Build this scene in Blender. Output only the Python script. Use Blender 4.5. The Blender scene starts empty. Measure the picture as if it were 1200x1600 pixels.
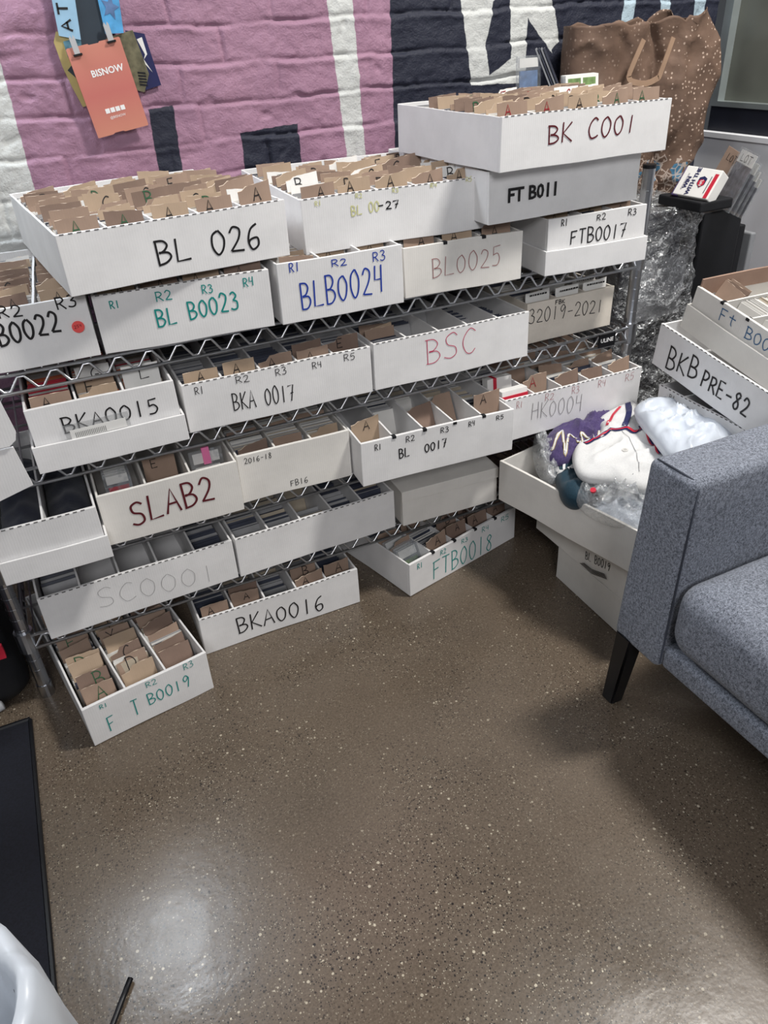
import bpy, bmesh, math, random
from mathutils import Vector, Matrix, noise
random.seed(7)
scene = bpy.context.scene
COL = scene.collection
PI = math.pi

# ------------------------------------------------------------------ camera
def set_camera():
    yaw, pitch, roll = 0.41125, 0.57218, -0.05779
    fwd = Vector((math.sin(yaw)*math.cos(pitch), math.cos(yaw)*math.cos(pitch), -math.sin(pitch)))
    right = Vector((math.cos(yaw), -math.sin(yaw), 0))
    up = right.cross(fwd)
    r2 = right*math.cos(roll) + up*math.sin(roll)
    u2 = up*math.cos(roll) - right*math.sin(roll)
    cd = bpy.data.cameras.new('camera')
    cd.sensor_fit = 'VERTICAL'; cd.sensor_height = 36.0
    cd.lens = 1181.85/1600*36.0
    cd.clip_start = 0.02
    co = bpy.data.objects.new('camera', cd); COL.objects.link(co)
    m = Matrix((r2, u2, -fwd)).transposed().to_4x4()
    m.translation = Vector((-1.10744, -1.28253, 1.09846))
    co.matrix_world = m
    scene.camera = co
set_camera()

# ------------------------------------------------------------------ world, lamps, exposure
world = bpy.data.worlds.new('room_ambient'); scene.world = world
world.use_nodes = True
bg = world.node_tree.nodes['Background']
bg.inputs[0].default_value = (0.86, 0.92, 1.0, 1); bg.inputs[1].default_value = 0.06

def area(name, loc, target, sx, sy, power, color):
    ld = bpy.data.lights.new(name, 'AREA'); ld.shape = 'RECTANGLE'
    ld.size = sx; ld.size_y = sy; ld.energy = power; ld.color = color
    o = bpy.data.objects.new(name, ld); COL.objects.link(o)
    o.location = loc
    o.rotation_euler = (Vector(target)-Vector(loc)).to_track_quat('-Z', 'Y').to_euler()
    return o
area('ceiling_lamp_or_fill', (0.42, -0.75, 2.75), (-0.25, -0.50, 0.0), 0.18, 0.40, 67, (1.0, 0.97, 0.92))
area('front_fill', (-1.45, -3.1, 2.25), (-0.5, 0.0, 0.6), 1.0, 0.7, 43, (0.98, 0.98, 1.0))  # fill light added behind the camera to lift the box fronts
area('ceiling_lamp_or_fill', (-2.3, -0.5, 2.5), (-0.2, -0.1, 0.6), 0.5, 0.5, 7, (0.96, 0.98, 1.0))  # left fill added overhead to brighten the right wall and box sides
area('wall_lamp', (-1.27, 0.36, 1.55), (-1.15, -0.5, 0.1), 0.18, 0.22, 6.0, (0.84, 0.92, 1.0))

vs = scene.view_settings
vs.view_transform = 'Standard'; vs.look = 'None'; vs.exposure = 0.0; vs.gamma = 1.0
vs.use_curve_mapping = False

# ------------------------------------------------------------------ materials
def srgb(r, g, b):
    f = lambda c: (c/255/12.92) if c/255 <= 0.04045 else ((c/255+0.055)/1.055)**2.4
    return (f(r), f(g), f(b), 1)

class NB:
    def __init__(self, name):
        self.m = bpy.data.materials.new(name); self.m.use_nodes = True
        self.nt = self.m.node_tree; self.b = self.nt.nodes['Principled BSDF']
        self.out = self.nt.nodes['Material Output']
    def n(self, t, **kw):
        nd = self.nt.nodes.new(t)
        for k, v in kw.items(): setattr(nd, k, v)
        return nd
    def l(self, a, b): self.nt.links.new(a, b)
    def pos(self):
        if not hasattr(self, '_g'): self._g = self.n('ShaderNodeNewGeometry')
        return self._g.outputs['Position']
    def obj(self):
        if not hasattr(self, '_t'): self._t = self.n('ShaderNodeTexCoord')
        return self._t.outputs['Object']
    def noise(self, co, scale, detail=3, rough=.5):
        nd = self.n('ShaderNodeTexNoise'); self.l(co, nd.inputs['Vector'])
        nd.inputs['Scale'].default_value = scale; nd.inputs['Detail'].default_value = detail
        nd.inputs['Roughness'].default_value = rough
        return nd.outputs['Fac']
    def ramp(self, fac, stops):
        nd = self.n('ShaderNodeValToRGB'); self.l(fac, nd.inputs[0])
        e = nd.color_ramp.elements
        while len(e) < len(stops): e.new(0.5)
        for i, (p, c) in enumerate(stops):
            e[i].position = p; e[i].color = c
        return nd.outputs['Color']
    def mix(self, fac, a, b):
        nd = self.n('ShaderNodeMix', data_type='RGBA')
        for s, v in ((0, fac), (6, a), (7, b)):
            if hasattr(v, 'links') or hasattr(v, 'is_linked'): self.l(v, nd.inputs[s])
            else: nd.inputs[s].default_value = v
        return nd.outputs[2]
    def math(self, op, a, b=None):
        nd = self.n('ShaderNodeMath', operation=op)
        for i, v in enumerate((a, b)):
            if v is None: continue
            if isinstance(v, (int, float)): nd.inputs[i].default_value = v
            else: self.l(v, nd.inputs[i])
        return nd.outputs[0]
    def bump(self, h, strength, dist):
        nd = self.n('ShaderNodeBump'); self.l(h, nd.inputs['Height'])
        nd.inputs['Strength'].default_value = strength; nd.inputs['Distance'].default_value = dist
        self.l(nd.outputs[0], self.b.inputs['Normal'])
        return nd
    def set(self, **kw):
        names = dict(color='Base Color', rough='Roughness', metal='Metallic', spec='Specular IOR Level',
                     alpha='Alpha', trans='Transmission Weight', coat='Coat Weight', sheen='Sheen Weight')
        for k, v in kw.items():
            i = self.b.inputs[names[k]]
            if hasattr(v, 'is_linked'): self.l(v, i)
            else: i.default_value = v
        return self

def flat(name, rgb, rough=.6, metal=0, var=.10, scale=25, spec=.4):
    k = NB(name); c = srgb(*rgb)
    d = tuple(x*(1-var) for x in c[:3])+(1,); u = tuple(min(1, x*(1+var)) for x in c[:3])+(1,)
    k.set(color=k.ramp(k.noise(k.obj(), scale), [(.3, d), (.7, u)]), rough=rough, metal=metal, spec=spec)
    return k.m

def board(name, rgb, dirt=.10, flute=0.35):
    k = NB(name); c = srgb(*rgb)
    d = tuple(x*(1-dirt) for x in c[:3])+(1,)
    f = k.noise(k.obj(), 14, 5, .6)
    k.set(color=k.ramp(f, [(.28, d), (.62, c)]), rough=.72, spec=.25)
    mp = k.n('ShaderNodeMapping'); k.l(k.obj(), mp.inputs[0]); mp.inputs['Scale'].default_value = (1, 1, .02)
    w = k.n('ShaderNodeTexWave'); k.l(mp.outputs[0], w.inputs[0]); w.inputs['Scale'].default_value = 75
    w.inputs['Distortion'].default_value = 1.2
    h = k.math('ADD', k.math('MULTIPLY', w.outputs['Fac'], flute), k.noise(k.obj(), 120, 2))
    k.bump(h, .13, .0012)
    return k.m

M = {}
M['white'] = board('white_corrugated_board', (232, 231, 231))
M['cream'] = board('aged_corrugated_board', (222, 214, 202), .12)
M['offwhite'] = board('off_white_corrugated_board', (228, 225, 220), .10)
M['brownlined'] = board('brown_corrugated_board', (168, 140, 124), .18)
M['brown'] = [board('brown_divider_board', (160, 137, 121), .16, .1), board('tan_divider_board', (178, 156, 134), .12, .1),
              board('dark_divider_board', (134, 113, 101), .16, .1)]
M['cutedge'] = flat('torn_cardboard_edge', (206, 188, 168), .8, 0, .1, 90)
M['paperwhite'] = flat('white_paper', (232, 231, 228), .6, 0, .03)
M['cardwhite'] = flat('card_edge_white', (214, 212, 208), .5, 0, .06)
M['cardgrey'] = flat('card_edge_grey', (150, 150, 152), .4, 0, .1)
M['cardtan'] = flat('card_edge_tan', (176, 164, 146), .5, 0, .1)
M['carddark'] = flat('card_edge_dark', (58, 62, 76), .4, 0, .2)
M['slot'] = flat('fold_slot_shadow_gap', (104, 102, 102), .9, 0, .05)
INK = dict(black=(28, 26, 28), teal=(24, 140, 134), blue=(32, 62, 160), red=(150, 34, 44), maroon=(92, 26, 36),
           pink=(190, 54, 92), grey=(134, 132, 132), yellow=(205, 204, 150), green=(44, 92, 62), thin=(150, 96, 96),
           steel=(40, 96, 140), white=(240, 240, 240))
for kx, v in INK.items(): M['ink_'+kx] = flat('ink_'+kx, v, .5, 0, .04)
M['chrome'] = flat('chrome_wire', (214, 216, 220), .38, 1, .04)
M['chromepost'] = flat('chrome_post', (190, 192, 196), .28, 1, .05)
M['blackplastic'] = flat('black_plastic', (18, 19, 23), .4, 0, .1)
M['blackmatte'] = flat('black_matte', (20, 21, 26), .75, 0, .15)
M['greyboard'] = flat('grey_board', (140, 142, 146), .6)
M['pinkpad'] = flat('pink_clip', (238, 128, 176), .4)
M['orangecard'] = flat('orange_card_edges', (214, 112, 72), .5)
M['redpaint'] = flat('red_print', (196, 40, 62), .5)
M['navy'] = flat('navy_print', (34, 38, 84), .5)
M['bluepic'] = flat('blue_card_print', (92, 118, 158), .35, 0, .3, 60)
M['greenpic'] = flat('green_card_print', (116, 142, 92), .35, 0, .4, 60)
M['purplepic'] = flat('purple_card_print', (84, 70, 112), .35, 0, .4, 60)
M['greypic'] = flat('grey_card_print', (118, 118, 126), .35, 0, .5, 70)
M['goldpic'] = flat('gold_card_print', (186, 166, 104), .35, 0, .3, 60)
M['reddot'] = flat('coral_sticker', (240, 92, 90), .5, 0, .03)
M['wallwhite'] = flat('white_painted_plaster', (236, 237, 240), .7, 0, .02, 8)
M['darkframe'] = flat('dark_window_frame', (40, 42, 52), .4, 0, .1)
M['paleframe'] = flat('pale_metal_frame', (164, 172, 172), .35, .5, .05)

def clear_mat(name, tint, body, gloss, rough, bscale, bstr, bdist=.008, streak=.35):
    """thin clear film: mostly transparent, with a milky share and a glossy skin"""
    k = NB(name)
    tr = k.n('ShaderNodeBsdfTransparent'); df = k.b; k.set(color=srgb(*tint), rough=.5, spec=.3)
    gl = k.n('ShaderNodeBsdfGlossy'); gl.inputs['Roughness'].default_value = rough
    bp_ = k.bump(k.math('ADD', k.noise(k.pos(), bscale, 4, .6), k.math('MULTIPLY', k.noise(k.pos(), bscale*3.1, 2), .3)), bstr, bdist)
    k.l(bp_.outputs[0], gl.inputs['Normal'])
    m1 = k.n('ShaderNodeMixShader'); m2 = k.n('ShaderNodeMixShader')
    st = k.ramp(k.noise(k.pos(), bscale*.5, 4, .7), [(.35, (body*.4,)*3+(1,)), (.7, (min(1, body*2.2),)*3+(1,))])
    ln = k.noise(k.pos(), bscale*.45, 5, .65)
    stk = k.math('MAXIMUM', k.math('SUBTRACT', 1., k.math('MULTIPLY', k.math('ABSOLUTE', k.math('SUBTRACT', ln, .5)), 26.)), 0.)
    ln2 = k.noise(k.pos(), bscale*1.1, 4, .6)
    stk = k.math('MAXIMUM', stk, k.math('MAXIMUM', k.math('SUBTRACT', 1., k.math('MULTIPLY', k.math('ABSOLUTE', k.math('SUBTRACT', ln2, .56)), 40.)), 0.))
    st = k.math('MAXIMUM', st, k.math('MULTIPLY', stk, streak))
    k.l(st, m1.inputs[0]); k.l(tr.outputs[0], m1.inputs[1]); k.l(df.outputs[0], m1.inputs[2])
    m2.inputs[0].default_value = gloss; k.l(m1.outputs[0], m2.inputs[1]); k.l(gl.outputs[0], m2.inputs[2])
    k.l(m2.outputs[0], k.out.inputs[0])
    return k.m
M['wrap'] = clear_mat('clear_stretch_film', (232, 235, 238), .10, .18, .10, 27, 1.0, .03, .60)
M['clearbag'] = clear_mat('clear_polybag', (222, 226, 230), .22, .16, .14, 60, .9)
M['acrylic'] = clear_mat('clear_acrylic', (200, 206, 212), .12, .10, .08, 8, .1)

def floor_mat():
    k = NB('polished_concrete'); P = k.pos()
    base = k.ramp(k.noise(P, 2.6, 5, .6), [(.30, srgb(80, 70, 59)), (.52, srgb(100, 88, 75)), (.72, srgb(113, 101, 88))])
    fine = k.ramp(k.noise(P, 260, 2, .7), [(.32, srgb(66, 57, 49)), (.55, srgb(105, 93, 81)), (.75, srgb(127, 115, 102))])
    col = k.mix(.45, base, fine)
    dens = k.ramp(k.noise(P, 3.4, 3), [(.38, (.25, .25, .25, 1)), (.62, (1, 1, 1, 1))])
    for sc, thr, c, seedoff in ((310, .62, srgb(36, 32, 29), 0), (190, .84, srgb(40, 35, 32), 3.3), (340, .78, srgb(158, 149, 132), 7.7), (175, .955, srgb(190, 180, 160), 5.1)):
        ad = k.n('ShaderNodeVectorMath', operation='ADD'); k.l(P, ad.inputs[0]); ad.inputs[1].default_value = (seedoff, seedoff*.7, 0)
        v = k.n('ShaderNodeTexVoronoi'); k.l(ad.outputs[0], v.inputs['Vector']); v.inputs['Scale'].default_value = sc
        sep = k.n('ShaderNodeSeparateColor'); k.l(v.outputs['Color'], sep.inputs[0])
        sel = k.math('GREATER_THAN', sep.outputs[0], thr)
        rad = k.math('LESS_THAN', v.outputs['Distance'], k.math('ADD', k.math('MULTIPLY', sep.outputs[1], .22), .20))
        f = k.math('MULTIPLY', k.math('MULTIPLY', sel, rad), dens)
        col = k.mix(f, col, c)
    rg = k.ramp(k.noise(P, 5, 3), [(.35, (.22,)*3+(1,)), (.7, (.33,)*3+(1,))])
    k.set(color=col, rough=rg, spec=.5)
    k.bump(k.math('ADD', k.noise(P, 13, 4, .55), k.math('MULTIPLY', k.noise(P, 150, 2), .10)), .16, .006)
    return k.m
M['floor'] = floor_mat()

def brick_mat():
    k = NB('mural_painted_brick'); P = k.pos()
    pk = k.ramp(k.noise(P, 7, 4), [(.3, srgb(156, 119, 142)), (.7, srgb(170, 131, 153))])
    dk = srgb(40, 43, 58); pale = srgb(206, 208, 206); bl = srgb(176, 196, 208)
    wob = k.n('ShaderNodeTexNoise'); k.l(P, wob.inputs['Vector']); wob.inputs['Scale'].default_value = 60
    ad = k.n('ShaderNodeVectorMath', operation='SCALE'); k.l(wob.outputs['Color'], ad.inputs[0]); ad.inputs['Scale'].default_value = .005
    PP = k.n('ShaderNodeVectorMath', operation='ADD'); k.l(P, PP.inputs[0]); k.l(ad.outputs[0], PP.inputs[1])
    def mask(pts):
        cx = sum(p[0] for p in pts)/len(pts); cz = sum(p[1] for p in pts)/len(pts)
        cur = None
        for i in range(len(pts)):
            (x0, z0), (x1, z1) = pts[i], pts[(i+1) % len(pts)]
            nx, nz = (z1-z0), -(x1-x0); L = math.hypot(nx, nz); nx /= L; nz /= L
            if (cx-x0)*nx+(cz-z0)*nz < 0: nx, nz = -nx, -nz
            dp = k.n('ShaderNodeVectorMath', operation='DOT_PRODUCT'); k.l(PP.outputs[0], dp.inputs[0]); dp.inputs[1].default_value = (nx, 0, nz)
            s = k.math('SUBTRACT', dp.outputs['Value'], x0*nx+z0*nz)
            cur = s if cur is None else k.math('MINIMUM', cur, s)
        return k.math('MINIMUM', k.math('MAXIMUM', k.math('MULTIPLY', cur, 700), 0.), 1.)
    col = pk
    shapes = [
        (pale, [(-2.6, 2.6), (-1.046, 2.6), (-1.052, 1.086), (-1.058, .6), (-2.6, .6)]),
        (dk, [(-.811, .983), (-.760, .986), (-.768, .6), (-.818, .6)]),
        (dk, [(-.631, .925), (-.502, .932), (-.505, .6), (-.636, .6)]),
        (pale, [(-.47, 2.0), (-.385, 2.0), (-.357, 1.143), (-.340, .75), (-.388, .75), (-.415, 1.145)]),
        (dk, [(-.27, 2.6), (-.273, 1.14), (-.279, .6), (.8, .6), (.8, 2.6)]),
        (pale, [(-.15, 1.4), (-.102, 1.134), (-.074, .972), (.074, .967), (.178, 1.056), (.141, 1.126), (.05, 1.4)]),
        (dk, [(-.052, 1.107), (-.019, 1.131), (.0, 1.22), (.022, 1.22), (.032, 1.019), (-.025, .988)]),
        (dk, [(.073, 1.098), (.074, .93), (.19, .93), (.154, 1.018)]),
        (pale, [(.160, .972), (.178, 1.056), (.145, 1.126), (.074, 1.110), (.150, 1.02)]),
        (bl, [(.348, 1.119), (.38, 1.3), (.42, 1.3), (.387, 1.117), (.377, 1.04), (.335, 1.04)]),
        (bl, [(.461, 1.115), (.46, 1.4), (.49, 1.4), (.493, 1.114), (.507, 1.03), (.470, 1.03)]),
        (bl, [(.568, 1.111), (.56, 1.4), (.60, 1.4), (.608, 1.11), (.617, 1.03), (.586, 1.03)]),
    ]
    for c, pts in shapes: col = k.mix(mask(pts), col, c)
    k.set(color=col, rough=.55, spec=.35)
    k.bump(k.math('ADD', k.noise(P, 210, 4, .7), k.math('MULTIPLY', k.noise(P, 60, 4, .65), 1.0)), .60, .0035)
    return k.m
M['brick'] = brick_mat()

def fabric(name, dark, light, scale=520, rough=.9):
    k = NB(name); O = k.pos()
    mp = k.n('ShaderNodeMapping'); k.l(O, mp.inputs[0]); mp.inputs['Scale'].default_value = (1, 1, .8)
    f = k.noise(mp.outputs[0], scale, 2, .8)
    g = k.noise(mp.outputs[0], scale*.35, 2, .6)
    s = k.math('ADD', k.math('MULTIPLY', f, .6), k.math('MULTIPLY', g, .4))
    k.set(color=k.ramp(s, [(.36, srgb(*dark)), (.64, srgb(*light))]), rough=rough, spec=.2, sheen=.15)
    k.bump(f, .5, .0015)
    return k.m
M['sofa'] = fabric('heather_grey_upholstery', (42, 46, 56), (158, 164, 177), 800)
M['sofaseam'] = flat('dark_grey_seam', (56, 60, 70), .9)
M['jersey'] = fabric('white_jersey_knit', (214, 214, 214), (232, 232, 232), 900, .8)
M['jpurple'] = fabric('purple_jersey_knit', (62, 50, 92), (92, 78, 124), 900, .7)
M['jteal'] = fabric('dark_teal_jersey_knit', (20, 44, 58), (34, 66, 82), 900, .5)
M['jnavy'] = fabric('dark_navy_fill_cloth', (22, 25, 38), (38, 42, 58), 700)
M['mailer'] = flat('white_poly_mailer', (204, 211, 222), .32, 0, .05, 12)
M['binliner'] = flat('grey_white_bin_liner', (196, 202, 210), .35, 0, .1, 9)
M['mat'] = flat('black_floor_mat', (18, 20, 30), .9, 0, .3, 300)
M['glass'] = flat('frosted_window_glass', (112, 114, 106), .25, 0, .25, 5)

def bag_mat():
    k = NB('kraft_paper_with_dots'); P = k.obj()
    base = k.ramp(k.noise(P, 9, 4), [(.3, srgb(94, 75, 64)), (.7, srgb(120, 97, 83))])
    v = k.n('ShaderNodeTexVoronoi'); k.l(P, v.inputs['Vector']); v.inputs['Scale'].default_value = 88; v.inputs['Randomness'].default_value = .6
    sp = k.n('ShaderNodeSeparateXYZ'); k.l(P, sp.inputs[0])
    right = k.math('MINIMUM', k.math('MAXIMUM', k.math('MULTIPLY', k.math('SUBTRACT', sp.outputs[0], .0), 14), .35), 1)
    dot = k.math('MULTIPLY', k.math('LESS_THAN', v.outputs['Distance'], .21), right)
    low = k.math('LESS_THAN', k.math('ADD', sp.outputs[2], k.math('MULTIPLY', k.noise(P, 14, 2), .10)), .095)
    v2 = k.n('ShaderNodeTexVoronoi', feature='DISTANCE_TO_EDGE'); k.l(P, v2.inputs['Vector']); v2.inputs['Scale'].default_value = 60
    lace = k.math('MULTIPLY', k.math('LESS_THAN', v2.outputs['Distance'], .07), low)
    blue = k.math('MULTIPLY', k.math('GREATER_THAN', k.noise(P, 22, 1), .60), low)
    col = k.mix(dot, base, srgb(190, 168, 152)); col = k.mix(blue, col, srgb(72, 118, 146)); col = k.mix(k.math('MULTIPLY', lace, .7), col, srgb(200, 184, 172))
    k.set(color=col, rough=.7, spec=.3)
    k.bump(k.noise(P, 24, 4), .6, .006)
    return k.m
M['bag'] = bag_mat()
M['handle'] = flat('tan_paper_handle', (158, 130, 108), .7)
M['clip'] = flat('silver_clip', (196, 196, 198), .35, .25, .05)

def badge_mat():
    k = NB('orange_badge_print'); P = k.obj()
    sp = k.n('ShaderNodeSeparateXYZ'); k.l(P, sp.inputs[0])
    k.set(color=k.ramp(k.math('MULTIPLY', sp.outputs[2], 6.6), [(0, srgb(204, 136, 116)), (.45, srgb(196, 114, 106)), (1, srgb(204, 134, 116))]), rough=.4)
    return k.m
M['badge'] = badge_mat()
M['lanblue'] = flat('pale_blue_lanyard_ribbon', (150, 188, 214), .5)
M['lanbright'] = flat('bright_blue_lanyard_ribbon', (84, 160, 212), .5, 0, .25, 40)
M['landark'] = flat('dark_lanyard_ribbon', (44, 54, 64), .6)
M['gold'] = flat('gold_badge', (184, 166, 110), .4, .3)
M['camo'] = flat('olive_camouflage_badge', (104, 100, 78), .5, 0, .4, 70)
M['holo'] = flat('holographic_foil', (120, 170, 190), .25, .6, .5, 40)

# ------------------------------------------------------------------ helpers
def link(o, parent=None):
    COL.objects.link(o)
    if parent: o.parent = parent
    return o
def mobj(name, verts, faces, mat, parent=None, mi=None, smooth=False):
    me = bpy.data.meshes.new(name); me.from_pydata([tuple(v) for v in verts], [], faces)
    for m in (mat if isinstance(mat, (list, tuple)) else [mat]): me.materials.append(m)
    if mi: me.polygons.foreach_set('material_index', mi)
    if smooth: me.polygons.foreach_set('use_smooth', [True]*len(me.polygons))
    me.update()
    return link(bpy.data.objects.new(name, me), parent)
def bobj(name, bm, mat, parent=None, smooth=False):
    bmesh.ops.recalc_face_normals(bm, faces=bm.faces)
    me = bpy.data.meshes.new(name); bm.to_mesh(me); bm.free()
    for m in (mat if isinstance(mat, (list, tuple)) else [mat]): me.materials.append(m)
    if smooth: me.polygons.foreach_set('use_smooth', [True]*len(me.polygons))
    return link(bpy.data.objects.new(name, me), parent)
def tag(o, label, cat=None, group=None, kind=None):
    o['label'] = label
    if cat: o['category'] = cat
    if group: o['group'] = group
    if kind: o['kind'] = kind
    return o
def empty(name, mat4, label=None, cat=None, group=None):
    o = bpy.data.objects.new(name, None); COL.objects.link(o); o.empty_display_size = .05
    o.matrix_world = mat4
    if label: tag(o, label, cat, group)
    return o
def struct(o):
    o['kind'] = 'structure'; return o
def T(x, y, z): return Matrix.Translation((x, y, z))
def RX(a): return Matrix.Rotation(a, 4, 'X')
def RY(a): return Matrix.Rotation(a, 4, 'Y')
def RZ(a): return Matrix.Rotation(a, 4, 'Z')

def slab(bm, x0, x1, y0, y1, z0, z1, n=(1, 1, 1)):
    """closed box with n cuts"""
    nx, ny, nz = n
    def lin(a, b, k): return [a+(b-a)*i/k for i in range(k+1)]
    X, Y, Z = lin(x0, x1, nx), lin(y0, y1, ny), lin(z0, z1, nz)
    vd = {}
    def v(i, j, k):
        if (i, j, k) not in vd: vd[(i, j, k)] = bm.verts.new((X[i], Y[j], Z[k]))
        return vd[(i, j, k)]
    for i in range(nx):
        for j in range(ny):
            for k in (0, nz): bm.faces.new((v(i, j, k), v(i+1, j, k), v(i+1, j+1, k), v(i, j+1, k)))
    for i in range(nx):
        for k in range(nz):
            for j in (0, ny): bm.faces.new((v(i, j, k), v(i+1, j, k), v(i+1, j, k+1), v(i, j, k+1)))
    for j in range(ny):
        for k in range(nz):
            for i in (0, nx): bm.faces.new((v(i, j, k), v(i, j+1, k), v(i, j+1, k+1), v(i, j, k+1)))
    return list(vd.values())
def wobble(bm, amp, scale, seed, zmin=None):
    for v in bm.verts:
        k = 1 if zmin is None else min(1, max(0, (v.co.z-zmin)*14))
        d = noise.noise_vector(v.co*scale+Vector((seed*3.1, seed*1.7, seed)))
        v.co += d*amp*k
def tube(pts, r, seg=8, verts=None, faces=None, closed=False, cap=True):
    verts = [] if verts is None else verts; faces = [] if faces is None else faces
    pts = [Vector(p) for p in pts]; n = len(pts); base = len(verts)
    for i, p in enumerate(pts):
        t = (pts[min(i+1, n-1)]-pts[max(i-1, 0)]).normalized()
        a = t.cross(Vector((0, 0, 1)))
        if a.length < 1e-3: a = t.cross(Vector((0, 1, 0)))
        a.normalize(); b = t.cross(a)
        for s in range(seg):
            q = 2*PI*s/seg
            verts.append(p+(a*math.cos(q)+b*math.sin(q))*r)
    for i in range(n-1):
        for s in range(seg):
            faces.append((base+i*seg+s, base+i*seg+(s+1) % seg, base+(i+1)*seg+(s+1) % seg, base+(i+1)*seg+s))
    if cap:
        faces.append(tuple(base+s for s in range(seg))); faces.append(tuple(base+(n-1)*seg+s for s in range(seg)))
    return verts, faces
def ribbon(pts, w, verts, faces, up=None):
    """flat polyline ribbon in the local XZ plane, facing -Y"""
    P = [Vector((p[0], p[1])) for p in pts]; n = len(P); b = len(verts)
    for i in range(n):
        t = P[min(i+1, n-1)]-P[max(i-1, 0)]
        if t.length < 1e-9: t = Vector((1, 0))
        t.normalize(); nn = Vector((-t.y, t.x))*w/2
        verts.append((P[i].x+nn.x, 0, P[i].y+nn.y)); verts.append((P[i].x-nn.x, 0, P[i].y-nn.y))
    for i in range(n-1):
        faces.append((b+2*i, b+2*i+1, b+2*i+3, b+2*i+2))
def smoothline(pts, k=5):
    if len(pts) < 3: return pts
    out = []
    n = len(pts)
    for i in range(n-1):
        p0, p1, p2, p3 = pts[max(i-1, 0)], pts[i], pts[i+1], pts[min(i+2, n-1)]
        for j in range(k):
            t = j/k
            out.append(tuple(.5*((2*p1[a])+(-p0[a]+p2[a])*t+(2*p0[a]-5*p1[a]+4*p2[a]-p3[a])*t*t+(-p0[a]+3*p1[a]-3*p2[a]+p3[a])*t**3) for a in range(2)))
    out.append(pts[-1])
    return out

# hand-lettering strokes, unit box; 's' strokes are straight, 'c' strokes are curved
G = {
 'A': [('s', [(0, 0), (.5, 1), (1, 0)]), ('s', [(.18, .38), (.85, .40)])],
 'B': [('s', [(.08, 1), (.12, 0)]), ('c', [(-.02, 1), (.55, .98), (.8, .78), (.55, .55), (.2, .5)]), ('c', [(.2, .5), (.75, .46), (.95, .24), (.6, .04), (.05, 0)])],
 'C': [('c', [(.92, .88), (.6, 1), (.2, .75), (.08, .4), (.3, .05), (.65, .02), (.95, .15)])],
 'D': [('s', [(.08, 1), (.1, 0)]), ('c', [(0, 1), (.6, .92), (.95, .5), (.6, .06), (0, 0)])],
 'E': [('s', [(.9, 1), (.08, .98), (.1, 0), (.95, .02)]), ('s', [(.1, .5), (.75, .52)])],
 'F': [('s', [(.1, 0), (.1, .97)]), ('s', [(0, .97), (.95, 1)]), ('s', [(.1, .52), (.75, .55)])],
 'G': [('c', [(.92, .85), (.55, 1), (.1, .6), (.25, .08), (.7, .02), (.92, .3)]), ('s', [(.5, .42), (.95, .42)])],
 'H': [('s', [(.1, 1), (.08, 0)]), ('s', [(.9, 1), (.92, 0)]), ('s', [(.08, .5), (.92, .52)])],
 'K': [('s', [(.12, 1), (.1, 0)]), ('s', [(.9, 1), (.14, .45), (1.0, 0)])],
 'L': [('s', [(.15, 1), (.1, .02), (1.0, .05)])],
 'M': [('s', [(0, 0), (.12, 1), (.5, .35), (.88, 1), (1, 0)])],
 'N': [('s', [(.05, 0), (.08, 1), (.9, 0), (.94, 1)])],
 'O': [('c', [(.55, 1), (.15, .8), (.08, .35), (.4, 0), (.8, .2), (.9, .65), (.55, 1)])],
 'P': [('s', [(.1, 1), (.12, 0)]), ('c', [(0, 1), (.65, .98), (.9, .74), (.55, .5), (.12, .46)])],
 'Q': [('c', [(.55, 1), (.15, .8), (.08, .35), (.4, .05), (.8, .2), (.9, .65), (.55, 1)]), ('s', [(.55, .3), (1, 0)])],
 'R': [('s', [(.1, 1), (.12, 0)]), ('c', [(0, 1), (.6, 1), (.85, .76), (.5, .52), (.14, .48)]), ('s', [(.4, .5), (1, 0)])],
 'S': [('c', [(.92, .88), (.6, 1), (.15, .85), (.25, .58), (.75, .42), (.85, .15), (.45, 0), (.02, .1)])],
 'T': [('s', [(0, 1), (1, .98)]), ('s', [(.5, .98), (.48, 0)])],
 'U': [('c', [(.1, 1), (.08, .4), (.3, .02), (.7, .05), (.9, .4), (.92, 1)])],
 'V': [('s', [(0, 1), (.5, 0), (1, 1)])],
 'W': [('s', [(0, 1), (.25, 0), (.5, .7), (.75, 0), (1, 1)])],
 'Y': [('s', [(0, 1), (.5, .5), (1, 1)]), ('s', [(.5, .5), (.45, 0)])],
 't': [('c', [(.55, .9), (.5, .2), (.7, 0)]), ('s', [(.1, .62), (1, .6)])],
 '0': None,
 '1': [('s', [(.5, 1), (.45, 0)])],
 '2': [('c', [(.08, .78), (.35, 1), (.8, .85), (.7, .5), (.1, .04)]), ('s', [(.1, .04), (1, .02)])],
 '3': [('c', [(.1, .92), (.5, 1), (.8, .8), (.4, .54)]), ('c', [(.4, .54), (.85, .42), (.8, .1), (.4, 0), (.05, .1)])],
 '4': [('s', [(.15, 1), (.1, .5), (.85, .5)]), ('s', [(.8, 1), (.75, 0)])],
 '5': [('s', [(.9, 1), (.2, .98), (.15, .55)]), ('c', [(.15, .55), (.6, .62), (.85, .35), (.6, .04), (.05, .04)])],
 '6': [('c', [(.8, 1), (.35, .8), (.1, .35), (.35, 0), (.8, .12), (.75, .42), (.3, .4), (.12, .25)])],
 '7': [('s', [(0, .95), (.9, 1), (.4, 0)]), ('s', [(.35, .5), (.85, .54)])],
 '8': [('c', [(.8, .85), (.5, 1), (.2, .8), (.7, .4), (.75, .12), (.45, 0), (.15, .2), (.4, .5), (.8, .85)])],
 '9': [('c', [(.85, .8), (.5, 1), (.15, .75), (.4, .5), (.85, .8), (.8, .4), (.6, 0)])],
 '-': [('s', [(.1, .48), (.9, .5)])],
 'I': [('s', [(.5, 1), (.5, 0)])],
}
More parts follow.
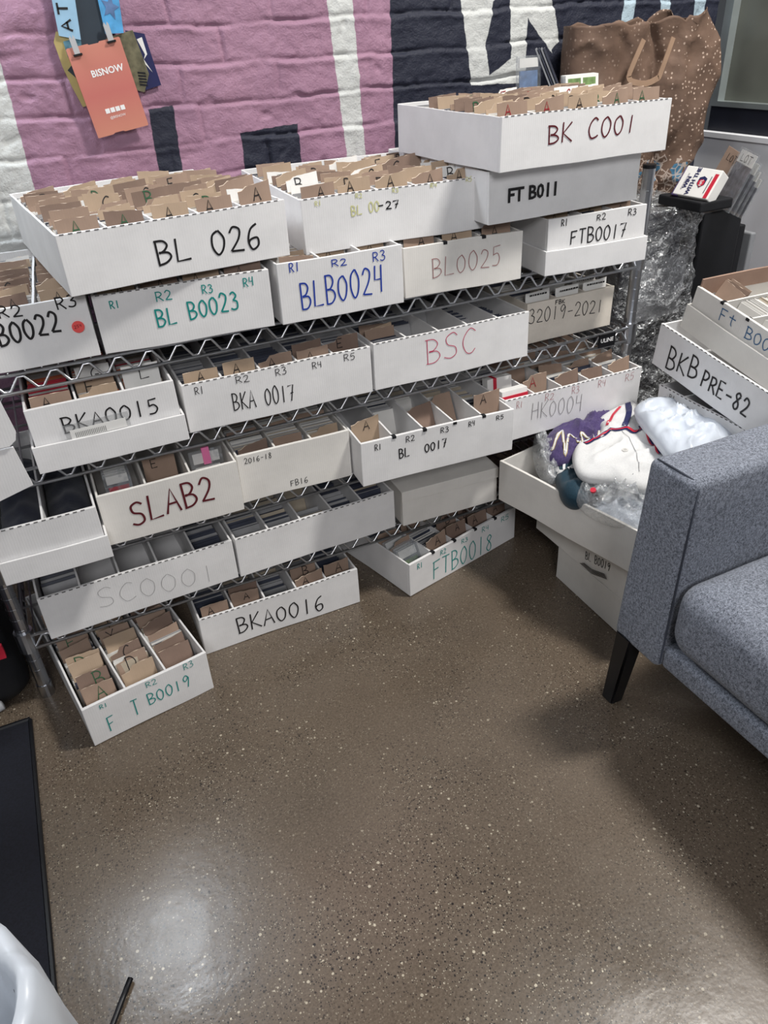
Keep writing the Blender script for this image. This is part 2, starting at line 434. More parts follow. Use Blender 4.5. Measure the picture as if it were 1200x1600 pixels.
def letters(text, u0, v0, u1, v1, h, w, verts, faces, jit=.04, rng=random):
    n = len(text); dx, dz = (u1-u0)/n, (v1-v0)/n
    for i, ch in enumerate(text):
        if ch == ' ': continue
        cw = dx*.80
        hh = h*(1+rng.uniform(-jit, jit)*2)
        for kind, pts in G[ch]:
            P = [(u0+dx*i+(p[0]+rng.uniform(-jit, jit)*.6)*cw, v0+dz*i+(p[1]+rng.uniform(-jit, jit)*.5)*hh) for p in pts]
            if kind == 'c': P = smoothline(P)
            ribbon(P, w, verts, faces)
def handwriting(parent, items, seed):
    """items: (text,u0,v0,u1,v1,h,ink,width); each text is a part of its own, lying on the wavy front panel"""
    for t, u0, v0, u1, v1, h, ink, w in items:
        V, Fc = [], []
        letters(t, u0, v0, u1, v1, h, w, V, Fc)
        V = [(a, noise.noise_vector(Vector((a, 0, c))*7+Vector((seed*3.1, seed*1.7, seed))).y*.0022-.00075, c) for a, b, c in V]
        o = mobj('marker_writing', V, Fc, M['ink_'+ink], parent)
        o['label'] = f"{ink} handwriting reading " + (t.replace('O', '0') if any(c.isdigit() for c in t) or t.count('O') > 1 else t)
def printed(parent, text, size, mat4, mat, name='printed_text', bold=0.0, label=None):
    cu = bpy.data.curves.new(name, 'FONT'); cu.body = text; cu.size = size; cu.offset = bold*size
    cu.resolution_u = 2; cu.fill_mode = 'FRONT'
    to = bpy.data.objects.new(name, cu); COL.objects.link(to)
    bpy.context.view_layer.update()
    dg = bpy.context.evaluated_depsgraph_get()
    me = bpy.data.meshes.new_from_object(to.evaluated_get(dg))
    bpy.data.objects.remove(to); bpy.data.curves.remove(cu)
    me.name = name; me.materials.clear(); me.materials.append(mat)
    me.transform(mat4)
    o = link(bpy.data.objects.new(name, me), parent)
    if label: o['label'] = label
    return o
def frame(o, ex, ez):
    """matrix with X along ex, Z along ez (orthogonalised), -Y toward the viewer"""
    ex = Vector(ex).normalized(); ez = Vector(ez); ez = (ez-ex*ez.dot(ex)).normalized(); ey = ez.cross(ex)
    m = Matrix((ex, ey, ez)).transposed().to_4x4(); m.translation = Vector(o); return m
XZ2 = RX(PI/2)   # text plane XY -> XZ facing -Y

# ------------------------------------------------------------------ room
fl = struct(mobj('floor', [(-3.2, -3.2, 0), (.65, -3.2, 0), (.65, .46, 0), (-3.2, .46, 0)], [(0, 1, 2, 3)], M['floor']))
WY = .44
def build_wall():
    st = .003
    xs = [-1.40+st*i for i in range(684)]; zs = [.74+st*i for i in range(171)]
    rng = random.Random(3); offs = [rng.uniform(0, .2) for _ in range(60)]
    nz = noise.noise
    def relief(x, z):
        w = nz(Vector((x*7, 0, z*9)))*.007+nz(Vector((x*34, 3, z*34)))*.0028
        zz = (z+w-.040)/.0672; c = math.floor(zz); fz = (zz-c)*.0672
        dz = min(fz, .0672-fz)
        xx = (x+w*1.3+offs[c % 60])/.205; bi = math.floor(xx); fx = (xx-bi)*.205; dx = min(fx, .205-fx)
        amp = max(.15, min(1, .62+1.3*nz(Vector((x*11, 21, z*17)))))
        ampx = max(.0, min(.8, .35+1.3*nz(Vector((x*13, 31, z*9)))))
        g = .0062*max(amp*math.exp(-(dz/.0040)**2), ampx*math.exp(-(dx/.0040)**2))
        lip = .0030*math.exp(-((fz-.060)/.006)**2)*max(0, .5+nz(Vector((x*22, 41, z*22))))
        face = .0035*(nz(Vector((bi*3.7, c*5.1, 2.)))) + .0030*nz(Vector((x*16, 1, z*24)))+.0012*nz(Vector((x*70, 7, z*70)))
        cr = max(0, nz(Vector((x*30, 11, z*30)))-.50)*.016
        return WY+g+cr-lip-face
    V = [(x, relief(x, z), z) for z in zs for x in xs]; n = len(xs)
    Fc = [(j*n+i, j*n+i+1, (j+1)*n+i+1, (j+1)*n+i) for j in range(len(zs)-1) for i in range(n-1)]
    b = len(V)
    for (x0, x1, z0, z1) in ((-3.2, .65, 0, .742), (-3.2, .65, 1.248, 2.7), (-3.2, -1.398, .742, 1.248)):
        k = len(V); V += [(x0, WY, z0), (x1, WY, z0), (x1, WY, z1), (x0, WY, z1)]; Fc.append((k, k+1, k+2, k+3))
    struct(mobj('wall_back', V, Fc, M['brick'], smooth=True))
build_wall()
bm = bmesh.new(); slab(bm, .65, .75, -3.2, .52, 0, .80)
struct(bobj('wall_right', bm, M['wallwhite']))
bm = bmesh.new(); slab(bm, .642, .75, -3.2, .44, .80, .812)
struct(bobj('trim_1', bm, M['wallwhite']))
w1 = struct(empty('window_1', T(.67, 0, 0)))
bm = bmesh.new(); slab(bm, 0, .06, -3.2, .43, .812, .872); slab(bm, 0.01, .06, .415, .44, .872, 1.9); slab(bm, 0, .06, -3.2, .44, 1.85, 1.95)
bobj('window_frame', bm, M['darkframe'], w1)
bm = bmesh.new(); slab(bm, -.012, .03, -3.2, .425, .872, .884); slab(bm, -.012, .03, .400, .425, .884, 1.85)
bobj('window_sash', bm, M['paleframe'], w1)
bm = bmesh.new(); slab(bm, .012, .018, -3.2, .40, .884, 1.85)
bobj('glass_pane', bm, M['glass'], w1)

# ------------------------------------------------------------------ wire rack
S1, S2, S3, S4 = .667, .501, .332, .165
def build_rack():
    root = empty('wire_shelving_rack', T(-.60, .2, 0), 'chrome wire shelving rack loaded with white card boxes against the mural wall', 'shelf')
    base = Vector((-.60, .2, 0))
    xl, xr, yf, yb = -1.305, .092, .010, .395
    for x in (xl, xr):
        for y in (yf, yb):
            V, Fc = tube([(x, y, .02), (x, y, .825)], .0125, 16)
            z = .07
            while z < .80:
                tube([(x, y, z), (x, y, z+.002)], .0131, 16, V, Fc); z += .0254
            p = mobj('post', [Vector(v)-base for v in V], Fc, M['chromepost'], root, smooth=False)
            V, Fc = tube([(x, y, .825), (x, y, .832)], .0135, 16)
            mobj('post_cap', [Vector(v)-base for v in V], Fc, M['blackplastic'], p)
            V, Fc = tube([(x, y, 0), (x, y, .008), (x, y, .0081), (x, y, .03)], .0145, 16)
            mobj('levelling_foot', [Vector(v)-base for v in V], Fc, M['chromepost'], p)
    for zs in (S1, S2, S3, S4):
        V, Fc = [], []
        zt = zs-.005; zl = zs-.039; r = .0033
        for y in (0., .405):
            tube([(xl, y, zt-.003), (xr, y, zt-.003)], r, 8, V, Fc); 
        for y in (.10, .20, .30): tube([(xl, y, zt-.006), (xr, y, zt-.006)], .0026, 6, V, Fc)
        x = xl+.02
        while x < xr:
            tube([(x, -.004, zt+.0025), (x, .409, zt+.0025)], .0018, 5, V, Fc); x += .0254
        sh = mobj('wire_shelf', [Vector(v)-base for v in V], Fc, M['chrome'], root, smooth=True)
        V, Fc = [], []
        for y in (0., .405):
            tube([(xl, y, zl), (xr, y, zl)], r, 8, V, Fc)
            n = 27; pts = []
            for i in range(n*2+1):
                xx = xl+.01+(xr-xl-.02)*i/(n*2); up = i % 2
                zz = (zt-.008) if up else (zl+.004)
                pts += [(xx-.005, y, zz), (xx+.005, y, zz)]
            tube(pts, .0024, 6, V, Fc)
        for x in (xl, xr):
            tube([(x, 0, zl), (x, .405, zl)], r, 8, V, Fc); tube([(x, 0, zt-.003), (x, .405, zt-.003)], r, 8, V, Fc)
            pts = []
            for i in range(17):
                yy = .02+.365*i/16; pts.append((x, yy, (zt-.008) if i % 2 else (zl+.004)))
            tube(pts, .0024, 6, V, Fc)
        mobj('zigzag_truss', [Vector(v)-base for v in V], Fc, M['chrome'], sh, smooth=True)
        for x in (xl, xr):
            for y in (yf, yb):
                V, Fc = tube([(x, y, zl-.006), (x, y, zt+.006)], .0175, 14)
                mobj('corner_collar', [Vector(v)-base for v in V], Fc, M['chromepost'], sh, smooth=False)
    # maker plate on the second shelf
    bm = bmesh.new(); slab(bm, -.022, .022, -.002, .002, -.015, .015)
    pl = bobj('name_plate', bm, M['blackplastic'], root); pl.location = Vector((.018, -.006, S2-.022))-base
    printed(pl, 'ULINE', .013, T(-.019, -.0025, -.003) @ XZ2, M['ink_white'], bold=.02, label='white ULINE lettering')
build_rack()

def rounded_early(bm, x0, x1, y0, y1, z0, z1):
    slab(bm, x0, x1, y0, y1, z0, z1, (6, 24, 4)); cx = (x0+x1)/2; 
    for v in bm.verts:
        if v.co.z > z0+.01: v.co.z += noise.noise(Vector((v.co.x*40, v.co.y*25, 3)))*.010-.018*abs(v.co.x-cx)/(x1-cx)
# ------------------------------------------------------------------ card boxes
TXT = {
'BL026':[('BL O26',0.138,0.023,0.318,0.022,0.037)],
'b27':[('BL OO',0.089,0.054,0.145,0.057,0.017),('-27',0.140,0.058,0.184,0.056,0.013),('R1',0.024,0.078,0.037,0.079,0.008),('R2',0.099,0.082,0.113,0.082,0.007),('R3',0.169,0.083,0.182,0.083,0.007),('R4',0.243,0.083,0.257,0.083,0.007),('R5',0.314,0.085,0.328,0.085,0.008)],
'BKC':[('BK COO1',0.096,0.036,0.298,0.037,0.030)],
'BLB22':[('BLBOO22',0.048,0.037,0.184,0.052,0.032),('R2',0.098,0.083,0.136,0.081,0.018),('R3',0.182,0.083,0.216,0.086,0.018)],
'BLB0023':[('BL BOO23',0.091,0.031,0.232,0.041,0.030),('R1',0.025,0.072,0.042,0.072,0.013),('R2',0.097,0.072,0.126,0.073,0.014),('R3',0.172,0.073,0.192,0.074,0.014),('R4',0.241,0.074,0.261,0.075,0.014)],
'BLB0024':[('BLBOO24',0.037,0.020,0.198,0.029,0.047),('R1',0.022,0.087,0.043,0.088,0.014),('R2',0.098,0.085,0.129,0.084,0.012),('R3',0.175,0.082,0.202,0.083,0.016)],
'BLB0025':[('BLOO25',0.056,0.030,0.207,0.034,0.034)],
'FTB0017':[('FTBOO17',0.051,0.048,0.184,0.046,0.027),('R1',0.028,0.085,0.044,0.085,0.012),('R2',0.107,0.086,0.130,0.087,0.011),('R3',0.180,0.086,0.202,0.087,0.012)],
'FB2019':[('32O19-2O21',0.003,0.046,0.205,0.035,0.030),('FBK',0.070,0.076,0.097,0.075,0.009)],
'BSC':[('BSC',0.111,0.031,0.232,0.037,0.050)],
'BKA0017':[('BKA OO17',0.084,0.025,0.203,0.018,0.034),('R1',0.022,0.070,0.040,0.069,0.014),('R2',0.096,0.075,0.123,0.074,0.013),('R3',0.169,0.073,0.193,0.074,0.013),('R4',0.240,0.071,0.261,0.072,0.012),('R5',0.303,0.073,0.328,0.073,0.012)],
'BKA0015':[('BKAOO15',0.049,0.054,0.210,0.054,0.027)],
'SLAB2':[('SLAB2',0.046,0.028,0.205,0.042,0.050)],
'2016':[('2O16-18',0.015,0.083,0.070,0.083,0.011),('FB16',0.098,0.010,0.136,0.010,0.013)],
'BL0017':[('BL',0.078,0.043,0.103,0.044,0.020),('OO17',0.134,0.043,0.185,0.045,0.019),('R1',0.028,0.073,0.044,0.074,0.013),('R2',0.094,0.075,0.115,0.076,0.012),('R3',0.169,0.078,0.189,0.078,0.011),('R4',0.231,0.078,0.247,0.079,0.011),('R5',0.294,0.078,0.313,0.079,0.010)],
'HK0004':[('HKOOO4',0.067,0.037,0.205,0.026,0.037),('R1',0.028,0.072,0.045,0.073,0.016),('R2',0.099,0.073,0.125,0.073,0.016),('R3',0.169,0.073,0.191,0.073,0.016),('R4',0.239,0.072,0.262,0.073,0.017),('R5',0.314,0.070,0.341,0.072,0.018)],
'BC0001':[('SCOOO1',0.097,0.032,0.330,0.011,0.043)],
'BKA0016':[('BKAOO16',0.073,0.026,0.275,0.013,0.041)],
'FTB0018':[('FTBOO18',0.070,0.013,0.272,0.004,0.049),('R1',0.022,0.067,0.040,0.066,0.014),('R2',0.093,0.070,0.113,0.070,0.013),('R3',0.160,0.070,0.183,0.069,0.012),('R4',0.228,0.069,0.254,0.068,0.014),('R5',0.294,0.068,0.324,0.068,0.014)],
'FTB0019':[('F  T',0.033,0.017,0.097,0.028,0.039),('BOO19',0.112,0.035,0.200,0.035,0.029),('R1',0.029,0.079,0.045,0.078,0.010),('R2',0.116,0.078,0.139,0.078,0.012),('R3',0.191,0.078,0.213,0.079,0.014)],
'BKB':[('BKB',0.041,0.013,0.136,0.034,0.046),('PRE-82',0.145,0.025,0.276,0.025,0.034)],
'FT':[('Ft',0.078,0.053,0.124,0.060,0.024),('BOO7',0.150,0.053,0.238,0.056,0.022)],
'8':[('R1',0.036,0.074,0.055,0.076,0.010)],
'ST':[('BL BOO19',0.177,0.027,0.256,0.046,0.020)],
}
def boxmat_front(x, y, z, yaw): return T(x, y, z) @ RZ(yaw)
def boxmat_side(x, y, z, yaw, tilt=0):
    """local X runs toward the camera along the right wall, local Y goes to +x"""
    cy, sy = math.cos(yaw), math.sin(yaw)
    X = Vector((-sy, -cy, 0)); Y = Vector((cy, -sy, 0)); Z = Vector((0, 0, 1))
    X2 = X*math.cos(tilt)-Z*math.sin(tilt); Z2 = Z*math.cos(tilt)+X*math.sin(tilt)
    m = Matrix((X2, Y, Z2)).transposed().to_4x4(); m.translation = Vector((x, y, z)); return m

BOX = {}
def card_box(key, mat4, w, h, d, rows, label, ink='black', lw=.003, mat='white', perf=True, notch=False, name='card_storage_box', closed=False, inkmap=None, seed=None, group=None):
    seed = seed if seed is not None else len(BOX)+1
    label = label.replace('white card box', 'white box')
    root = empty(name, mat4, label, 'box', group)
    t = .004; tf = .0065
    bm = bmesh.new(); nx = 8
    slab(bm, 0, w, 0, tf, 0, h, (18, 1, 6))
    slab(bm, 0, w, d-t, d, 0, h, (nx, 1, 3))
    slab(bm, 0, t, tf, d-t, 0, h-.001, (1, nx, 3))
    slab(bm, w-t, w, tf, d-t, 0, h-.001, (1, nx, 3))
    slab(bm, t, w-t, tf, d-t, 0, t, (2, 2, 1))
    if closed:
        slab(bm, -.002, w+.002, -.002, d+.002, h-.0005, h+.004, (nx, nx, 1))
        slab(bm, -.002, w+.002, -.0035, -.0005, h-.022, h+.004, (nx, 1, 1))
    wobble(bm, .0022, 7, seed)
    mb = M[mat]
    body = bobj('box_body', bm, mb, root)
    md = body.modifiers.new('soft_edges', 'BEVEL'); md.width = .0009; md.segments = 2; md.limit_method = 'ANGLE'
    rw = (w-2*t)/rows
    if not closed:
        for i in range(1, rows):
            bm = bmesh.new(); x = t+rw*i
            slab(bm, x-.0018, x+.0018, tf, d-t, t, h-.0005, (1, 6, 2))
            wobble(bm, .002, 6, seed*2+i)
            bobj('row_divider', bm, mb, root)
    if perf:
        V, Fc = [], []; x = .006; k = 0
        while x < w-.012:
            L = .0065
            off = noise.noise_vector(Vector((x, 0, h))*7+Vector((seed*3.1, seed*1.7, seed)))*.0022
            b = len(V)
            x0, x1 = x+off.x, x+off.x+L; y0 = off.y-.0004; z1 = h+off.z+.0003; z0 = z1-.0015
            V += [(x0, y0, z0), (x1, y0, z0), (x1, y0, z1), (x0, y0, z1), (x0, y0+.0014, z1), (x1, y0+.0014, z1)]
            Fc += [(b, b+1, b+2, b+3), (b+3, b+2, b+5, b+4)]
            x += .0125
        mobj('fold_perforation', V, Fc, M['slot'], root)
    if notch:
        for i in range(1, rows):
            bm = bmesh.new(); x = t+rw*i; slab(bm, x-.004, x+.004, -.0012, .0085, h-.004, h+.0012)
            bobj('slot_notch', bm, M['blackmatte'], root)
    if key in TXT:
        its = []
        for it in TXT[key]:
            kk = (inkmap or {}).get(it[0], ink)
            small = it[0][0] == 'R' and len(it[0]) == 2
            its.append(it+(kk, lw*.62 if small else lw))
        handwriting(root, its, seed)
    BOX[key] = dict(m=mat4, w=w, h=h, d=d, rows=rows, rw=rw, t=t, tf=tf)
    return root

def lid_tray(mat4, w, d, h, label, mat='white', seed=5):
    root = empty('box_lid', mat4, label, 'box lid')
    bm = bmesh.new(); t = .004
    slab(bm, 0, w, 0, t, 0, h, (8, 1, 2)); slab(bm, 0, w, d-t, d, 0, h, (8, 1, 2))
    slab(bm, 0, t, t, d-t, 0, h, (1, 8, 2)); slab(bm, w-t, w, t, d-t, 0, h, (1, 8, 2)); slab(bm, t, w-t, t, d-t, 0, t, (4, 4, 1))
    wobble(bm, .0012, 7, seed)
    o = bobj('lid_tray', bm, M[mat], root)
    md = o.modifiers.new('soft_edges', 'BEVEL'); md.width = .0009; md.segments = 2; md.limit_method = 'ANGLE'
    return root

# ---- dividers: six shapes of cut card
DIV = []
def div_mesh(seed):
    rng = random.Random(seed); w = .0635; h = .100; t = .0012; nx, nz = 8, 6
    cut = rng.choice([0, 0, .006, .012]); side = rng.choice([-1, 1]); slope = rng.uniform(-.004, .004); bend = rng.uniform(-.004, .004)
    V, Fc = [], []
    for s in (0, 1):
        for k in range(nz+1):
            for i in range(nx+1):
                x = -w/2+w*i/nx; q = k/nz
                top = h+slope*(x/w*2)+rng.uniform(-.0006, .0006)
                if cut and (x*side) > w/2-cut-.004: top -= cut*.7
                z = q*top
                y = bend*(1-(2*x/w)**2)+bend*.6*q*q
                V.append((x, y+(t if s else 0), z))
    n = (nx+1)*(nz+1); I = lambda s, k, i: s*n+k*(nx+1)+i
    for k in range(nz):
        for i in range(nx):
            Fc.append((I(0, k, i), I(0, k, i+1), I(0, k+1, i+1), I(0, k+1, i))); Fc.append((I(1, k, i), I(1, k+1, i), I(1, k+1, i+1), I(1, k, i+1)))
    for i in range(nx):
        Fc.append((I(0, nz, i), I(0, nz, i+1), I(1, nz, i+1), I(1, nz, i))); Fc.append((I(0, 0, i), I(1, 0, i), I(1, 0, i+1), I(0, 0, i+1)))
    for k in range(nz):
        Fc.append((I(0, k, 0), I(0, k+1, 0), I(1, k+1, 0), I(1, k, 0))); Fc.append((I(0, k, nx), I(1, k, nx), I(1, k+1, nx), I(0, k+1, nx)))
    return V, Fc, bend, [1 if nx*nz*2 <= q < nx*nz*2+nx*2 and (q-nx*nz*2) % 2 == 0 else 0 for q in range(len(Fc))]
for s in range(6):
    V, Fc, bend, mi_ = div_mesh(100+s)
    per = []
    for m in M['brown']+[M['paperwhite']]:
        me = bpy.data.meshes.new('card_divider'); me.from_pydata(V, [], Fc); me.materials.append(m); me.materials.append(M['cutedge']); me.polygons.foreach_set('material_index', mi_); me.update(); per.append(me)
    DIV.append((per, bend))
LET = {}
ORD = {1: ['only'], 2: ['left', 'right'], 3: ['left', 'middle', 'right'], 4: ['leftmost', 'second', 'third', 'rightmost'], 5: ['leftmost', 'second', 'middle', 'fourth', 'rightmost']}
POSW = ['front', 'second', 'third', 'fourth', 'fifth', 'sixth', 'seventh', 'eighth', 'ninth', 'tenth', 'eleventh', 'twelfth']
def divider(key, mark, row, y, prot, lean, idx, letter=None, ink='black', colour=None, rng=random, n=0, lsize=.020, zbase=None, wid=1.0):
    B = BOX[key]; xr = B['t']+B['rw']*(row+.5)
    per, bend = DIV[rng.randrange(6)]
    ci = colour if colour is not None else rng.choice([0, 0, 1, 1, 2])
    o = bpy.data.objects.new('card_divider', per[ci]); COL.objects.link(o)
    z = B['h']+prot-.100*math.cos(lean) if zbase is None else zbase
    o.matrix_world = B['m'] @ T(xr+rng.uniform(-.002, .002), y, max(z, .005)) @ RZ(rng.uniform(-.05, .05)) @ RX(-lean) @ Matrix.Scale(wid*rng.uniform(.90, 1.0), 4, (1, 0, 0))
    cw = ['brown', 'tan', 'dark brown', 'white'][ci]
    rown = ORD[B['rows']][row]
    if letter:
        V, Fc = [], []
        hl = lsize*rng.uniform(.85, 1.15); x0 = rng.uniform(-.018, .0)
        letters(letter, x0, .100-hl-.004, x0+hl*.9, .100-hl-.004+rng.uniform(-.002, .002), hl, .0019, V, Fc)
        V = [(a, bend*(1-(2*a/.0635)**2)+bend*.6*(c/.1)**2-.0009, c) for a, b, c in V]
        lo = mobj('marker_letter', V, Fc, M['ink_'+ink], o); lo['label'] = f"{ink} handwritten letter {letter}"
        tag(o, f"{cw} divider lettered {letter} in {ink}, {rown} row of {mark}", 'divider')
    else:
        tag(o, f"plain {cw} cardboard divider in the {rown} row of {mark}", 'divider', f"plain {cw} dividers, {rown} row of {mark}")
    return o
def cards(key, mark, spans, seed=1, mats=('cardwhite', 'cardgrey', 'cardtan', 'carddark')):
    """spans: (row, y0, y1, top, lean, step)"""
    B = BOX[key]; rng = random.Random(seed); V, Fc, mi = [], [], []
    for row, y0, y1, top, lean, step in spans:
        xr = B['t']+B['rw']*(row+.5); y = y0
        while y < y1:
            hh = min(.089, top)+rng.uniform(-.003, .002); th = rng.uniform(.0009, .0018); w = .0318
            dx = rng.uniform(-.001, .001); z0 = max(.0045, top-hh)
            k = len(V); s = math.sin(lean); c = math.cos(lean); m = rng.choice([0, 0, 0, 1, 1, 2, 3])
            for (a, bq, cc) in ((-w, 0, 0), (w, 0, 0), (w, th, 0), (-w, th, 0), (-w, 0, hh), (w, 0, hh), (w, th, hh), (-w, th, hh)):
                V.append((xr+dx+a, y+bq+cc*s, z0+cc*c))
            Fc += [(k, k+3, k+2, k+1), (k+4, k+5, k+6, k+7), (k, k+1, k+5, k+4), (k+1, k+2, k+6, k+5), (k+2, k+3, k+7, k+6), (k+3, k, k+4, k+7)]
            mi += [m]*6; y += step*rng.uniform(.7, 1.5)
    o = mobj('trading_cards', V, Fc, [M[m] for m in mats], None, mi)
    o.matrix_world = B['m']
    tag(o, f"trading cards packed on edge in the rows of {mark}", 'trading cards', kind='stuff')
    return o
def fill_rows(key, mark, n, prot=(.008, .024), lean=(.10, .26), front='A', lseq=None, inks=('black', 'green'), plet=.4, seed=1, y0=.016, rows=None, step=.0036, top=-.006):
    B = BOX[key]; rng = random.Random(seed); spans = []
    for row in (rows if rows is not None else range(B['rows'])):
        abc = list('ABCDEGHKLMNPRSTUVWY'); k = 0
        ys = [y0+(B['d']-.09-y0)*(i+rng.uniform(-.2, .2) if i else 0)/n for i in range(n)]
        for i, y in enumerate(ys):
            let = None
            if (i == 0 and front) or rng.random() < plet:
                let = abc[k]; k += 1
            white = i > 0 and rng.random() < .11
            ln = rng.uniform(*lean) if i else max(lean[0], .10)
            divider(key, mark, row, max(y, .010), rng.uniform(*prot), ln, i, let, rng.choice(inks), 3 if white else None, rng, n)
        for i in range(n):
            a = ys[i]+.003; b = (ys[i+1] if i+1 < n else B['d']-.06)-.002
            spans.append((row, a, b, B['h']+top, sum(lean)/2, step))
    cards(key, mark, spans, seed)

# ---- top layer (resting on the boxes of the top shelf)
NICK = {'BL 026': 'upper BL 026', '-27': 'faded -27', 'BK C001': 'topmost BK C001', 'B0022': 'stickered B0022', 'BL B0023': 'teal BL B0023', 'BLB0024': 'blue BLB0024',
        'BL0025': 'thin-lettered BL0025', 'FTB0017': 'lidded FTB0017', 'BKA0015': 'lidded BKA0015', 'BKA 0017': 'second-shelf BKA 0017', 'BL 0017': 'notched BL 0017',
        'BKA0016': 'floor BKA0016', 'FTB0018': 'angled FTB0018', 'FT B0019': 'stained FT B0019', '2016-18': 'ribbed 2016-18', '2019-2021': 'cream 2019-2021', 'Ft B007': 'tilted Ft B007', 'SC0001': 'faint SC0001'}
mk = lambda s: f"the {NICK.get(s, s)} box"
card_box('BL026', boxmat_front(-1.062, -.053, .776, .099), .362, .090, .449, 5, 'white card box marked BL 026 in black, overhanging at the left of the top layer', 'black', .0034)
fill_rows('BL026', mk('BL 026'), 11, (.004, .024), (.14, .34), seed=11, plet=.34)
card_box('b27', boxmat_front(-.666, .004, .766, -.031), .360, .091, .40, 5, 'white card box marked -27 in black over faded yellow, middle of the top layer', 'yellow', .0022, inkmap={'-27': 'black'})
fill_rows('b27', mk('-27'), 9, (.004, .022), (.12, .30), seed=12, plet=.55, inks=('black',))
card_box('FT011', boxmat_front(-.332, -.055, .782, .016), .345, .090, .40, 4, 'closed-sided white box printed FT B011 in bold black under the box marked BK C001', None, perf=False)
printed(bpy.data.objects['card_storage_box.002'], 'FT B011', .0335, T(.037, -.0032, .034) @ XZ2, M['ink_black'], bold=.03, label='bold black printed FT B011')
card_box('BKC', boxmat_front(-.338, -.098, .874, .030), .373, .087, .369, 5, 'white card box marked BK C001 in dark red, topmost of the right stack', 'maroon', .0028)
fill_rows('BKC', mk('BK C001'), 8, (.004, .020), (.06, .26), seed=13, plet=.35, inks=('black', 'green', 'red'))

# ---- top shelf
card_box('BLB22', boxmat_front(-1.268, .001, S1, -.066), .228, .098, .40, 3, 'white box marked B0022 in black with a coral dot sticker, left on the top shelf', 'black', .0038, perf=False)
fill_rows('BLB22', mk('B0022'), 11, (-.002, .012), (.15, .3), seed=21, plet=.2, inks=('black',), y0=.03)
bm = bmesh.new(); bmesh.ops.create_circle(bm, cap_ends=True, segments=32, radius=.0095)
ds = bobj('dot_sticker', bm, M['reddot'], bpy.data.objects['card_storage_box.004']); ds.rotation_euler = (PI/2, 0, 0); ds.location = (.2055, -.0031, .053)
V, Fc = [], []; letters('254', -.006, -.002, .006, .0005, .0045, .0006, V, Fc)
mobj('sticker_number', [(a, c, .0004) for a, b, c in V], Fc, M['ink_maroon'], ds)
card_box('BLB0023', boxmat_front(-1.034, -.015, S1, -.066), .286, .096, .40, 4, 'white card box marked BL B0023 in teal on the top shelf', 'teal', .0030)
fill_rows('BLB0023', mk('BL B0023'), 5, (.000, .006), (.1, .2), seed=22, plet=.3, inks=('black',))
card_box('BLB0024', boxmat_front(-.736, -.039, S1, -.026), .232, .104, .40, 3, 'white card box marked BLB0024 in blue on the top shelf', 'blue', .0030, perf=False)
fill_rows('BLB0024', mk('BLB0024'), 4, (-.018, .000), (.05, .15), seed=23, plet=.2, inks=('black',), y0=.05)
divider('BLB0024', mk('BLB0024'), 0, .012, .004, .03, 0, None, colour=0)
card_box('BLB0025', boxmat_front(-.492, -.025, S1, -.060), .248, .091, .40, 3, 'aged white card box marked BL0025 in thin dark red on the top shelf', 'thin', .0014, mat='offwhite', perf=False, notch=True)
fill_rows('BLB0025', mk('BL0025'), 4, (.004, .012), (.08, .18), seed=24, plet=.4, inks=('black',), y0=.02)
m17 = boxmat_front(-.201, -.056, S1, -.074)
lid_tray(m17, .236, .40, .047, 'white lid tray under the box marked FTB0017, right end of the top shelf')
card_box('FTB0017', m17 @ T(.006, .007, .0045), .224, .102, .386, 3, 'white box marked FTB0017 in black, in its lid, right end of the top shelf', 'black', .0026, perf=False)
fill_rows('FTB0017', mk('FTB0017'), 4, (-.010, .008), (.05, .15), seed=25, plet=.4, inks=('black',), y0=.03)

# ---- second shelf
m15 = boxmat_front(-1.184, -.048, S2, -.005)
lid_tray(m15, .250, .40, .048, 'white lid tray under the box marked BKA0015 at the left of the second shelf')
card_box('BKA0015', m15 @ T(.006, .008, .0045), .238, .106, .384, 3, 'white card box marked BKA0015 in black with a creased front, left on the second shelf', 'black', .0028, perf=False)
mm = mk('BKA0015')
divider('BKA0015', mm, 0, .012, .012, .06, 0, 'A', 'black', 0)
divider('BKA0015', mm, 1, .05, .010, .10, 1, 'F', 'black', 1)
divider('BKA0015', mm, 1, .09, .016, .12, 2, 'G', 'black', 3)
divider('BKA0015', mm, 1, .02, .004, .10, 3, None, 'black', 1)
cards('BKA0015', mm, [(0, .03, .3, .09, .15, .004), (1, .024, .3, .094, .2, .004), (2, .05, .3, .085, .2, .004)], 31, ('cardwhite', 'cardtan', 'orangecard', 'redpaint'))
divider('BKA0015', mm, 2, .05, .018, .05, 4, 'L', 'black', 3)
rt = empty('plastic_card_case', m15 @ T(.056, .0036, .047) @ RY(-.02), 'clear plastic strip case with a ruled edge in front of the BKA0015 box', 'card case')
bm = bmesh.new(); slab(bm, 0, .104, 0, .0022, 0, .026); bobj('clear_case', bm, M['acrylic'], rt)
bm = bmesh.new(); slab(bm, .008, .098, -.0003, .0004, 0, .016); bobj('pale_insert', bm, M['paperwhite'], rt)
V, Fc = [], []
for i in range(18): ribbon([(.016+.0028*i, .001), (.016+.0028*i, .011)], .0009, V, Fc)
mobj('ruled_lines', [(a, -.0006, c) for a, b, c in V], Fc, M['slot'], rt)
card_box('BKA0017', boxmat_front(-.928, -.026, S2, -.018), .357, .092, .40, 5, 'white card box marked BKA 0017 with five row labels on the second shelf', 'black', .0022)
mm = mk('BKA 0017')
for r, (y, p, c) in enumerate([(.012, .012, 1), (.014, .016, 1), (.012, .010, 0), (.012, .010, 0)]): divider('BKA0017', mm, r, y, p, .05, 0, 'A', 'black', c)
divider('BKA0017', mm, 4, .03, .016, .05, 0, 'E', 'black', 2); divider('BKA0017', mm, 3, .05, .006, .05, 0, None, 'black', 2)
